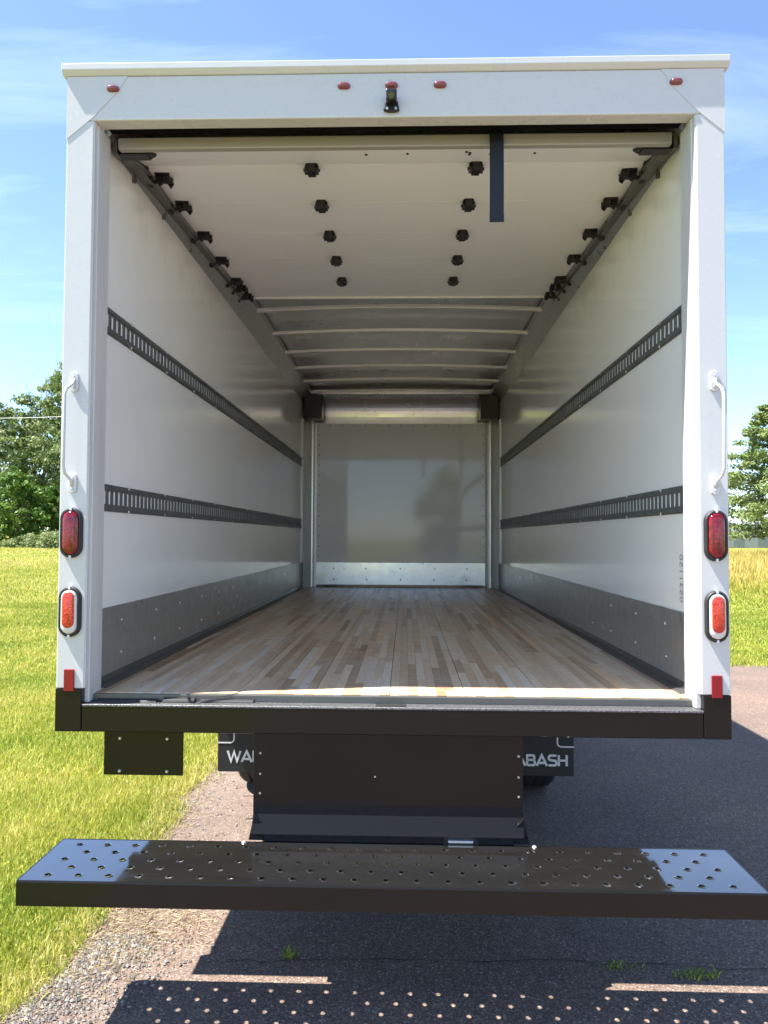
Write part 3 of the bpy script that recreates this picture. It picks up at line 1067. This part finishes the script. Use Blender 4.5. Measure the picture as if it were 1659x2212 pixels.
def build_step():
    m = MB(); step_plate(m)
    me = bpy.data.meshes.new('tread_plate')
    me.from_pydata(m.v, [], m.f)
    me.materials.append(M['step'])
    me.update()
    import bmesh
    bm = bmesh.new(); bm.from_mesh(me)
    bmesh.ops.remove_doubles(bm, verts=bm.verts, dist=1e-5)
    for f in bm.faces:
        if f.normal.z < -0.01:
            f.normal_flip()
    bm.to_mesh(me); bm.free()
    st = empty('step_bumper', (0, 0, 0), T)
    st['label'] = 'wide glossy black step with staggered punched holes'
    link('tread_plate', me, st)
    zt = Z(-0.515)
    part('front_face', 'black', lambda q: q.prism([(-0.3305, zt + 0.0005), (-0.3345, zt - 0.004), (-0.3345, zt - 0.078), (-0.3295, zt - 0.078), (-0.3295, zt - 0.006), (-0.326, zt - 0.0005), (-0.328, zt + 0.0008)], -1.180, 1.192, 'x'), parent=st)
    part('rear_flange', 'black', lambda q: q.box(-1.180, 1.192, -0.0025, 0.0015, zt - 0.07, zt + 0.0008), parent=st)
    for xa, xb in ((-1.1815, -1.1775), (1.1895, 1.1935)):
        part('end_cap', 'black', lambda q: q.box(xa, xb, -0.329, 0.0, zt - 0.076, zt + 0.0004), parent=st)
    for s in (-1, 1):
        part('support_arm', 'black', lambda q: q.box(*sorted((s * 0.40, s * 0.45)), -0.31, 1.2, zt - 0.075, zt - 0.006), parent=st)
        part('hanger', 'black', lambda q: q.box(*sorted((s * 0.46, s * 0.50)), 0.30, 0.45, zt - 0.07, Z(-0.21)), parent=st)
        part('corner_bolt', 'bolt', lambda q: q.tube([(s * 0.52, -0.006, zt + 0.0006), (s * 0.52, -0.006, zt + 0.005)], [0.009, 0.006], 8), parent=st)


build_step()

# ---- underbody, wheels, mud flaps
part('underbody', 'underseal', lambda m: m.box(-1.19, 1.19, 0.131, 6.2, Z(-0.128), Z(-0.091)))
for s in (-1, 1):
    part('chassis_rail', 'underseal', lambda m: m.box(*sorted((s * 0.38, s * 0.46)), 0.46, 8.6, Z(-0.46), Z(-0.21)), 0.004)
for y in (0.6, 1.2, 1.8, 2.5, 3.2, 3.9, 4.6, 5.3, 6.0):
    part('cross_sill', 'underseal', lambda m: m.box(-1.15, 1.15, y - 0.03, y + 0.03, Z(-0.209), Z(-0.1285)))
part('rear_axle', 'underseal', lambda m: (m.tube([(-0.95, 2.35, 0.41), (0.95, 2.35, 0.41)], 0.07, 12), m.tube([(-0.14, 2.35, 0.41), (0, 2.35, 0.41), (0.14, 2.35, 0.41)], [0.08, 0.2, 0.08], 14)), smooth=True)


def wheel(cx, cy, w, name='wheel'):
    prof = [(0.26, -0.48), (0.34, -0.5), (0.385, -0.46), (0.402, -0.36), (0.404, -0.15), (0.398, -0.13), (0.398, -0.09), (0.405, -0.07), (0.405, 0.07), (0.398, 0.09), (0.398, 0.13), (0.404, 0.15), (0.402, 0.36), (0.385, 0.46), (0.34, 0.5), (0.26, 0.48)]
    seg = 40
    mb = MB()
    mb.loft([[(cx + t * w, cy + r * math.cos(2 * math.pi * k / seg), 0.413 + r * math.sin(2 * math.pi * k / seg)) for k in range(seg)] for r, t in prof], cap1=False)
    wh = mb.build(name, M['tyre'], T)
    mb = MB()
    mb.loft([[(cx + t * w, cy + r * math.cos(2 * math.pi * k / seg), 0.413 + r * math.sin(2 * math.pi * k / seg)) for k in range(seg)] for r, t in ((0.262, -0.44), (0.22, -0.40), (0.21, 0.1), (0.12, 0.15), (0.10, 0.35), (0.06, 0.38))], cap0=True)
    mb.build('rim', M['rim'], wh)


for s in (-1, 1):
    wheel(s * 0.905, 2.35, 0.215); wheel(s * 0.655, 2.35, 0.215)
    wheel(s * 0.92, 7.5, 0.22)
part('front_axle', 'underseal', lambda m: m.tube([(-0.9, 7.5, 0.40), (0.9, 7.5, 0.40)], 0.05, 10))


def cab(m):
    prof = [(6.45, 0.55), (6.45, 2.35), (6.7, 2.42), (7.35, 2.3), (7.95, 1.62), (8.7, 1.5), (8.95, 1.3), (9.0, 0.6), (8.1, 0.5), (7.95, 0.85), (7.5, 1.0), (7.05, 0.85), (6.95, 0.5)]
    m.prism(prof, -0.98, 0.98, 'x')


part('cab', 'white', cab, 0.03)


# mud flaps with their lettering
def stroke(m, pts, w, y):
    """flat lettering: thick polyline in the x-z plane with mitred joints"""
    pts = [Vector((p[0], p[1])) for p in pts]
    L, Rr = [], []
    for i, p in enumerate(pts):
        d0 = (p - pts[i - 1]).normalized() if i > 0 else (pts[1] - p).normalized()
        d1 = (pts[i + 1] - p).normalized() if i < len(pts) - 1 else d0
        n0, n1 = Vector((-d0.y, d0.x)), Vector((-d1.y, d1.x))
        n = (n0 + n1)
        n = n.normalized() if n.length > 1e-4 else n0
        k = w / 2 / max(0.45, n.dot(n0))
        L.append(p + n * k); Rr.append(p - n * k)
    n = len(pts)
    vs = [(p.x, y, p.y) for p in L] + [(p.x, y, p.y) for p in Rr] + [(p.x, y + 0.0012, p.y) for p in L] + [(p.x, y + 0.0012, p.y) for p in Rr]
    fs = []
    for i in range(n - 1):
        fs += [(i, i + 1, n + i + 1, n + i), (2 * n + i, 3 * n + i, 3 * n + i + 1, 2 * n + i + 1), (i, 2 * n + i, 2 * n + i + 1, i + 1), (n + i, n + i + 1, 3 * n + i + 1, 3 * n + i)]
    fs += [(0, n, 3 * n, 2 * n), (n - 1, 3 * n - 1, 4 * n - 1, 2 * n - 1)]
    m.add(vs, fs)


GLYPH = {
    'W': (1.45, [[(0, 1), (0.38, 0.04), (0.725, 0.93), (1.07, 0.04), (1.45, 1)]]),
    'A': (1.15, [[(0, 0), (0.575, 0.97), (1.15, 0)], [(0.28, 0.27), (0.87, 0.27)]]),
    'B': (0.98, [[(0.06, 0.06), (0.06, 0.94), (0.74, 0.94), (0.86, 0.84), (0.86, 0.64), (0.74, 0.53), (0.06, 0.53)], [(0.70, 0.53), (0.84, 0.47), (0.92, 0.36), (0.92, 0.18), (0.80, 0.06), (0.06, 0.06)]]),
    'S': (0.98, [[(0.92, 0.94), (0.2, 0.94), (0.07, 0.84), (0.07, 0.64), (0.2, 0.53), (0.78, 0.48), (0.91, 0.36), (0.91, 0.18), (0.78, 0.06), (0.04, 0.06)]]),
    'H': (1.0, [[(0.06, 0), (0.06, 1)], [(0.94, 0), (0.94, 1)], [(0.06, 0.5), (0.94, 0.5)]]),
}


def flap(s):
    yf = 1.60
    x0, x1 = sorted((s * 0.553, s * 1.018))
    fl = part('mud_flap', 'rubber', lambda m: m.box(x0, x1, yf, yf + 0.01, 0.288, Z(-0.205)), 0.002)
    fl['label'] = 'black rubber mud flap with white lettering ' + ('near the lawn' if s < 0 else 'on the shaded side')
    hgt, gap = 0.062, 0.009
    tot = sum(GLYPH[c][0] for c in 'WABASH') * hgt + gap * 5
    sx = 0.375 / tot
    x = x0 + (0.058 if s < 0 else 0.052)
    for c in 'WABASH':
        w, st = GLYPH[c]
        mb = MB()
        for pl_ in st:
            stroke(mb, [(x + p[0] * hgt * sx, 0.345 + p[1] * hgt) for p in pl_], 0.0125, yf - 0.0016)
        mb.build('letter', M['letter'], fl)
        x += (w * hgt + gap) * sx
    # rounded white rule at the outer corner
    xc = s * 0.925
    xe = s * 1.018
    pts = [(xc, Z(-0.206))] + [(xc, 0.475)] + [(xc + s * 0.022 * (1 - math.cos(t)), 0.453 + 0.022 * (1 - math.sin(t))) for t in (0.4, 0.8, 1.2, 1.57)] + [(xe, 0.453)]
    mb = MB()
    stroke(mb, pts, 0.0075, yf - 0.0016)
    mb.build('printed_rule', M['letter'], fl)


flap(-1)
flap(1)


# ------------------------------------------------------------------ plants and loose stuff
def blades(x, y, h, w, lean, tone, z=None, seg=1):
    """one mesh of pointed blades; 3 tris each"""
    n = len(x)
    a = rng.uniform(0, 2 * math.pi, n)
    b = rng.uniform(0, 2 * math.pi, n)
    if z is None:
        z = height(x, y)
    dx, dy = np.cos(a) * w / 2, np.sin(a) * w / 2
    lx, ly = np.cos(b) * lean * h, np.sin(b) * lean * h
    zt = h * np.sqrt(np.maximum(0.05, 1 - lean ** 2))
    V = np.empty((n, 5, 3), np.float32)
    V[:, 0] = np.stack([x - dx, y - dy, z], 1)
    V[:, 1] = np.stack([x + dx, y + dy, z], 1)
    V[:, 2] = np.stack([x - dx * .8 + lx * .35, y - dy * .8 + ly * .35, z + zt * .6], 1)
    V[:, 3] = np.stack([x + dx * .8 + lx * .35, y + dy * .8 + ly * .35, z + zt * .6], 1)
    V[:, 4] = np.stack([x + lx, y + ly, z + zt], 1)
    o = (np.arange(n) * 5)[:, None]
    T_ = np.concatenate([o + np.array([[0, 1, 3]]), o + np.array([[0, 3, 2]]), o + np.array([[2, 3, 4]])])
    return V.reshape(-1, 3), T_, np.repeat(tone, 5)


def patch_noise(x, y, s, seed):
    r = np.random.default_rng(seed)
    v = np.zeros_like(x)
    for k in range(7):
        f = s * (1.6 ** k) * 0.5
        a = r.uniform(0, 2 * math.pi)
        v += np.sin(f * (x * math.cos(a) + y * math.sin(a)) + r.uniform(0, 6.28)) / (1.25 ** k)
    return v / 3.2


def merge(parts):
    Vs, Ts, tn, o = [], [], [], 0
    for V, T_, t in parts:
        Vs.append(V); Ts.append(T_ + o); tn.append(t); o += len(V)
    return np.concatenate(Vs), np.concatenate(Ts), np.concatenate(tn)


CAMX, CAMY = 0.058, -2.726


def in_view(x, y, margin=0.6):
    d = y - CAMY
    return (x > CAMX - 0.80 * d - margin) & (x < CAMX + 0.78 * d + margin)


def build_grass():
    parts = []
    # (ymin, ymax, xmin, xmax, count, blade height, blade width)
    for (ya, yb, xa, xb, n, h, w) in ((-1.2, 2.2, -4.6, -1.2, 170000, 0.055, 0.0045), (2.2, 6, -7.6, -1.2, 150000, 0.06, 0.0062), (6, 14, -13.5, -1.2, 150000, 0.07, 0.011),
                                      (14, 30, -26, -1.2, 110000, 0.085, 0.019), (30, 64, -52, -4, 80000, 0.10, 0.038),
                                      (6.2, 14, 3.5, 13, 100000, 0.07, 0.011), (14, 24, 3.5, 21, 80000, 0.08, 0.018)):
        x = rng.uniform(xa, xb, n); y = rng.uniform(ya, yb, n)
        k = in_view(x, y)
        lim = edge_left(y) + rng.normal(0, 0.045, n)
        left = x < lim
        right = (x > 3.7) & ((y > 7.0 + rng.normal(0, 0.06, n)) | (x > 13))
        k &= left | right
        x, y = x[k], y[k]
        n = len(x)
        big = patch_noise(x, y, 1.1, 4)
        big2 = patch_noise(x, y, 4.5, 9)
        hh = h * rng.uniform(0.5, 1.25, n) * (1 + 0.35 * big)
        far = np.clip((y - 5) / 30, 0, 1)
        tone = np.clip(0.43 + 0.20 * big + 0.18 * big2 + rng.normal(0, 0.2, n) + 0.24 * far, 0, 1)
        # straw along the driveway edge
        e = np.abs(x - edge_left(y))
        tone = np.where((e < 0.16) & (rng.random(n) < 0.35), rng.uniform(0.8, 1, n), tone)
        parts.append(blades(x, y, hh, w * rng.uniform(0.7, 1.3, n), np.clip(rng.normal(0.45, 0.25, n), 0, 0.95), tone))
    V, T_, tn = merge(parts)
    o = link('lawn_grass', np_mesh('lawn_grass', V, T_, M['grass'], tn))
    tag(o, 'short yellow green mown grass of the lawn', 'grass', kind='stuff')
    # tall golden meadow behind the lawn on the right
    n = 80000
    x = rng.uniform(5, 40, n); y = 16 + 38 * rng.random(n) ** 1.45
    k = in_view(x, y, 1.5)
    x, y = x[k], y[k]; n = len(x)
    hh = rng.uniform(0.3, 0.85, n) * (1 + 0.2 * patch_noise(x, y, 0.7, 2)) * np.clip((y - 15.5) / 11 + 0.18 * patch_noise(x, y, 0.8, 31), 0.1, 1)
    V, T_, tn = blades(x, y, hh, rng.uniform(0.015, 0.04, n), np.clip(rng.normal(0.3, 0.2, n), 0, 0.9), np.clip(0.55 + 0.2 * patch_noise(x, y, 0.9, 8) + rng.normal(0, 0.2, n) - 0.5 * np.clip((24 - y) / 7, 0, 1), 0, 1))
    o = link('meadow_grass', np_mesh('meadow_grass', V, T_, M['meadow'], tn))
    tag(o, 'tall golden meadow grass under the pine', 'grass', kind='stuff')
    # dry clippings and straw lying along the edge
    n = 6500
    y = np.where(rng.random(n) < 0.4, rng.normal(0.42, 0.22, n), rng.uniform(-0.6, 3.4, n))
    x = edge_left(y) + np.abs(rng.normal(0, 0.13, n)) - 0.05
    near = np.exp(-((y - 0.45) / 0.30) ** 2)
    x += near * rng.random(n) ** 2 * 0.42
    z = np.full(n, 0.011)
    a = rng.uniform(0, 2 * math.pi, n); L = rng.uniform(0.01, 0.045, n); w = 0.0017
    dx, dy = np.cos(a) * L / 2, np.sin(a) * L / 2
    nx, ny = -np.sin(a) * w, np.cos(a) * w
    zz = rng.uniform(0, 0.012, n)
    V = np.stack([np.stack([x - dx - nx, y - dy - ny, z], 1), np.stack([x - dx + nx, y - dy + ny, z + 0.002], 1), np.stack([x + dx, y + dy, z + zz], 1)], 1).reshape(-1, 3)
    o = link('dry_clippings', np_mesh('dry_clippings', V, np.arange(3 * n).reshape(-1, 3), M['straw'], np.repeat(rng.random(n), 3)))
    tag(o, 'dry straw coloured clippings along the driveway edge', 'clippings', kind='stuff')
    # loose grey gravel
    n = 5200
    y = rng.uniform(-0.75, 0.36, n)
    x = -1.24 + np.abs(rng.normal(0, 0.15, n)) + 0.22 * np.clip(y, -0.2, 0.6)
    m2 = 1300
    y2 = rng.uniform(-0.6, 4.5, m2); x2 = edge_left(y2) + np.abs(rng.normal(0, 0.22, m2))
    x, y = np.concatenate([x, x2]), np.concatenate([y, y2]); n += m2
    r = np.clip(rng.lognormal(-5.6, 0.45, n), 0.0018, 0.011)
    base = np.array([(1, 0, 0), (0, 1, 0), (-1, 0, 0), (0, -1, 0), (0, 0, 0.75), (0, 0, -0.5)], float)
    V = base[None] * r[:, None, None] * rng.uniform(0.7, 1.3, (n, 6, 1))
    a = rng.uniform(0, 6.28, n)
    c, s_ = np.cos(a)[:, None], np.sin(a)[:, None]
    V = np.stack([V[..., 0] * c - V[..., 1] * s_, V[..., 0] * s_ + V[..., 1] * c, V[..., 2]], -1)
    V += np.stack([x, y, np.full(n, 0.009) + r * 0.4], 1)[:, None]
    f = np.array([(0, 1, 4), (1, 2, 4), (2, 3, 4), (3, 0, 4), (1, 0, 5), (2, 1, 5), (3, 2, 5), (0, 3, 5)])
    T_ = (np.arange(n)[:, None, None] * 6 + f[None]).reshape(-1, 3)
    o = link('edge_gravel', np_mesh('edge_gravel', V.reshape(-1, 3), T_, M['gravel'], np.repeat(rng.random(n), 6)))
    tag(o, 'loose grey gravel at the edge of the lawn', 'gravel', kind='stuff')


build_grass()


def weed(x, y, sx, n, label, h=0.05):
    px_ = rng.normal(0, sx, n); py_ = rng.normal(0, 0.016, n)
    px_ = np.clip(px_, -2.2 * sx, 2.2 * sx)
    px_[:22] = np.linspace(-2.2, 2.2, 22) * sx
    V, T_, tn = blades(px_, py_, rng.uniform(0.4, 1.1, n) * h, rng.uniform(0.003, 0.007, n), np.clip(rng.normal(0.7, 0.2, n), 0, 0.97), rng.uniform(0.0, 0.5, n), z=np.zeros(n))
    o = link('weed_tuft', np_mesh('weed_tuft', V, T_, M['grass'], tn), loc=(x, y, 0.008))
    tag(o, label, 'weed', 'weeds in the driveway crack')


weed(-0.385, 0.225, 0.014, 36, 'small weed tuft growing near the edge of the truck shadow', 0.04)
weed(0.885, 0.205, 0.036, 46, 'low weed tuft in the crack, left of the larger right-hand tuft', 0.034)
weed(1.15, 0.155, 0.040, 80, 'largest green weed tuft in the crack at the right', 0.038)


def limb(m, p, d, L, r, depth, rr, tips):
    n = 5
    pts, rs = [Vector(p)], [r]
    dd = Vector(d).normalized()
    for i in range(n):
        dd = (dd + Vector((rr.uniform(-.18, .18), rr.uniform(-.18, .18), rr.uniform(-.05, .16)))).normalized()
        pts.append(pts[-1] + dd * (L / n)); rs.append(r * (1 - 0.62 * (i + 1) / n))
    m.tube(pts, rs, 6 if depth else 9)
    tips.append(pts[-1])
    if depth:
        tips.append(pts[3])
    if depth < 3:
        for k in range(rr.randint(3, 4)):
            i = rr.randint(2, n)
            q = Vector((rr.uniform(-1, 1), rr.uniform(-1, 1), rr.uniform(0.1, 0.9))).normalized()
            limb(m, pts[i], (dd * 0.5 + q).normalized(), L * rr.uniform(0.5, 0.68), rs[i] * 0.62, depth + 1, rr, tips)


def leaf_faces(C, rad, per, size, seed, up=0.35):
    """leaf quads scattered round clump centres"""
    r = np.random.default_rng(seed)
    C = np.asarray(C, float)
    n = len(C) * per
    c = np.repeat(C, per, 0)
    d = r.normal(0, 1, (n, 3)); d /= np.linalg.norm(d, axis=1)[:, None] + 1e-9
    p = c + d * (r.random(n) ** 0.5)[:, None] * np.repeat(np.asarray(rad), per)[:, None] * np.array([1, 1, 0.72])
    nrm = d + r.normal(0, 0.6, (n, 3)) + np.array([0, 0, up])
    nrm /= np.linalg.norm(nrm, axis=1)[:, None] + 1e-9
    t = np.cross(nrm, r.normal(0, 1, (n, 3))); t /= np.linalg.norm(t, axis=1)[:, None] + 1e-9
    b = np.cross(nrm, t)
    s = (size * r.uniform(0.55, 1.3, n))[:, None]
    V = np.stack([p - t * s, p - b * s * 0.5, p + t * s, p + b * s * 0.5], 1)
    tone = np.clip(np.repeat(r.normal(0.6, 0.18, len(C)), per) + r.normal(0, 0.14, n), 0, 1)
    return V.reshape(-1, 3), np.arange(4 * n).reshape(-1, 4), np.repeat(tone, 4)


def broad_tree(x, y, h, w, seed, label, mat='leaf', low=0.12, group=None, clumps=260, per=46, size=0.16, name='leafy_tree'):
    z0 = float(height(x, y))
    t = empty(name, (x, y, z0))
    tag(t, label, 'tree', group)
    rr = random.Random(seed)
    mb = MB(); tips = []
    limb(mb, (0, 0, -0.1), (0, 0, 1), h * 0.55, h * 0.026, 0, rr, tips)
    mb.build('trunk', M['bark'], t, smooth=True)
    r = np.random.default_rng(seed)
    C, Rd = [], []
    lob = r.uniform(0, 6.28, 6)
    for k in range(clumps):
        a = r.uniform(0, 2 * math.pi); u = r.random()
        zz = low + (1 - low) * u
        prof = math.sin(math.pi * min(1, (u * 0.86 + 0.14))) ** 0.62
        prof *= 1 + 0.20 * math.sin(3 * a + lob[0]) + 0.16 * math.sin(5 * u * 3 + lob[1] + a)
        q = (r.random() ** 0.42) * prof * w / 2
        C.append((q * math.cos(a), q * math.sin(a), zz * h * (0.96 + 0.06 * math.sin(2 * a + lob[2]))))
        Rd.append(w * r.uniform(0.045, 0.10))
    V, Q, tn = leaf_faces(C, Rd, per, size, seed)
    link('crown', np_mesh('crown', V, Q, M[mat], tn), t)
    return t


def pine_tree(x, y, h, w, seed, label, base=0.16):
    z0 = float(height(x, y))
    t = empty('pine_tree', (x, y, z0))
    tag(t, label, 'tree', 'trees beyond the lawn')
    rr = random.Random(seed)
    mb = MB()
    mb.tube([(0, 0, -0.1), (0.05, 0, h * 0.3), (-0.05, 0.03, h * 0.65), (0, 0, h * 0.97)], [h * 0.021, h * 0.016, h * 0.009, 0.015], 9)
    C, Rd = [], []
    z = base * h
    while z < h * 0.985:
        u = z / h
        reach = w / 2 * (min(1.0, (1 - u) * 1.55) ** 0.75) * (0.82 if u < 0.25 else 1)
        nb = rr.randint(5, 7)
        a0 = rr.uniform(0, 6.28)
        for k in range(nb):
            a = a0 + 2 * math.pi * k / nb + rr.uniform(-.3, .3)
            L = reach * rr.uniform(0.7, 1.12)
            tip = Vector((math.cos(a) * L, math.sin(a) * L, z + L * rr.uniform(-0.02, 0.2)))
            mb.tube([(0, 0, z), tuple(Vector((0, 0, z)).lerp(tip, 0.55) - Vector((0, 0, 0.03 * L))), tuple(tip)], [0.05 * (1.1 - u), 0.03 * (1.1 - u), 0.008], 5)
            for q in (0.3, 0.45, 0.6, 0.75, 0.88, 1.0):
                if L * q < 0.25 and u < 0.9:
                    continue
                p = Vector((0, 0, z)).lerp(tip, q)
                C.append((p.x + rr.uniform(-.15, .15), p.y + rr.uniform(-.15, .15), p.z + 0.05))
                Rd.append(0.20 + 0.22 * L / (w / 2) + rr.uniform(0, 0.14))
        z += h * rr.uniform(0.038, 0.055)
    mb.build('trunk', M['bark'], t, smooth=True)
    V, Q, tn = leaf_faces(C, Rd, 44, 0.11, seed, up=1.0)
    # flatten each spray
    link('crown', np_mesh('crown', V, Q, M['needle'], tn), t)
    return t


G1 = 'trees beyond the lawn'


def at(u, d):
    """ground position at picture column u (0..1659) and distance d ahead"""
    return CAMX + (u - 876) / 1617 * d, CAMY + d


def plant_trees():
    x, y = at(146, 62); broad_tree(x, y, 15.9, 8.6, 21, 'tall leafy tree beside the truck, its top highest over the lawn', group=G1, clumps=420)
    x, y = at(52, 68); broad_tree(x, y, 13.6, 7.5, 22, 'grey green leafy tree, lower than the tree beside the truck', group=G1, clumps=330)
    x, y = at(-30, 60); broad_tree(x, y, 11.3, 7.5, 23, 'leafy tree cut off by the left edge of the photo', 'leaf', group=G1)
    x, y = at(18, 54); broad_tree(x, y, 5.6, 5.6, 24, 'dark green bushy tree standing low at the far lawn edge', 'leaf_dark', 0.03, G1, 200, 46, 0.15)
    x, y = at(105, 55); broad_tree(x, y, 4.2, 4.4, 25, 'low dark shrub tree under the tall tree beside the truck', 'leaf_dark', 0.02, G1, 160, 46, 0.14)
    x, y = at(-130, 64); broad_tree(x, y, 12, 8, 26, 'leafy tree standing left of the cut off tree', 'leaf', group=G1)
    for k, (u, d, h, w) in enumerate(((70, 50, 1.0, 1.8), (105, 49, 1.5, 1.7), (128, 51, 1.1, 1.5), (22, 50, 0.8, 2.0))):
        x, y = at(u, d)
        lab = ('pale low bush at the foot of the left trees', 'light green rounded bush next to the truck pillar at the lawn edge',
               'small bush half behind the truck pillar at the lawn edge', 'flat grey green bush at the lawn edge, farthest from the truck')[k]
        z0 = float(height(x, y))
        b = empty('bush', (x, y, z0)); tag(b, lab, 'bush', 'bushes along the far lawn edge')
        r = np.random.default_rng(40 + k)
        C = np.stack([r.normal(0, w * 0.24, 46), r.normal(0, w * 0.24, 46), np.abs(r.normal(0.3, 0.25, 46)) * h], 1)
        V, Q, tn = leaf_faces(C, np.full(46, 0.3 * h), 40, 0.09, 50 + k)
        link('foliage', np_mesh('foliage', V, Q, M['leaf'], np.clip(tn + 0.22, 0, 1)), b)
        mb = MB()
        for q in range(5):
            mb.tube([(0, 0, -0.05), (random.uniform(-.3, .3), random.uniform(-.3, .3), h * 0.7)], [0.025, 0.008], 5)
        mb.build('stem', M['bark'], b)
    x, y = at(1655, 46); pine_tree(x, y, 9.75, 7.4, 31, 'layered green pine with bare trunk standing in the golden meadow')
    x, y = at(1790, 50); pine_tree(x, y, 10.5, 6.4, 32, 'second pine standing to the right of the layered pine')
    # a tree behind the photographer: seen mirrored in the front wall
    broad_tree(3.4, -46, 7.4, 6.0, 33, 'leafy tree mirrored faintly in the white front wall of the truck', low=0.05, clumps=200, size=0.2)
    # far woodland that reads as one dark mass
    r = np.random.default_rng(77)
    n = 2200
    a = r.uniform(R(-65), R(65), n)
    d = r.uniform(118, 132, n)
    xx, yy = d * np.sin(a), d * np.cos(a)
    hz = height(xx, yy)
    deg = np.degrees(a)
    tall = ((deg > -22) & (deg < 23.5)) | (np.abs(deg) > 31)
    top = np.where(tall, 8.5, 3.6) + (1 + tall) * (1.0 * np.sin(a * 23) + 0.8 * np.sin(a * 51 + 1))
    C = np.stack([xx, yy, hz + r.random(n) ** 0.8 * top], 1)
    V, Q, tn = leaf_faces(C, np.full(n, 1.3), 24, 0.45, 78)
    o = link('far_woodland', np_mesh('far_woodland', V, Q, M['leaf_dark'], tn))
    tag(o, 'dark far off woodland along the horizon', 'woodland', kind='stuff')


plant_trees()


def build_wire():
    x0, y0 = at(-260, 45); x1, y1 = at(300, 47)
    z0 = F + 0.585
    def zpix(v, d):
        return z0 + (1161 - v) / 1617 * d
    pts = []
    for i in range(15):
        t = i / 14
        pts.append((x0 + (x1 - x0) * t, y0 + (y1 - y0) * t, zpix(898 - 10 * t, 45 + 2 * t) - 0.25 * math.sin(math.pi * t)))
    w = empty('utility_line', (0, 0, 0))
    tag(w, 'thin pale overhead wire crossing the trees left of the truck', 'wire')
    mb = MB(); mb.tube(pts, 0.017, 5)
    mb.build('wire', M['wire'], w)
    for p in (pts[0], pts[-1]):
        mb = MB()
        g = float(height(p[0], p[1]))
        mb.tube([(p[0], p[1], g - 0.2), (p[0], p[1], p[2] + 0.5)], [0.14, 0.1], 8)
        mb.build('pole', M['bark'], w)


build_wire()


def build_barn():
    x, y = at(1596, 92)
    z = float(height(x, y))
    b = empty('barn', (x, y, z))
    tag(b, 'long low white barn far behind the pine', 'barn')
    part('wall', 'barn', lambda m: m.prism([(-2.5, 0), (-2.5, 2.0), (0, 3.0), (2.5, 2.0), (2.5, 0)], -5.5, 3.5, 'x'), parent=b)
    part('roof', 'barn_roof', lambda m: m.prism([(-2.8, 1.93), (0, 3.06), (2.8, 1.93), (2.8, 2.05), (0, 3.18), (-2.8, 2.05)], -5.7, 3.7, 'x'), parent=b)
    for xx in (-4.2, -1.6, 1.2):
        part('door', 'barn_roof', lambda m: m.box(xx - 0.6, xx + 0.6, -2.54, -2.51, 0.05, 1.7), parent=b)


build_barn()
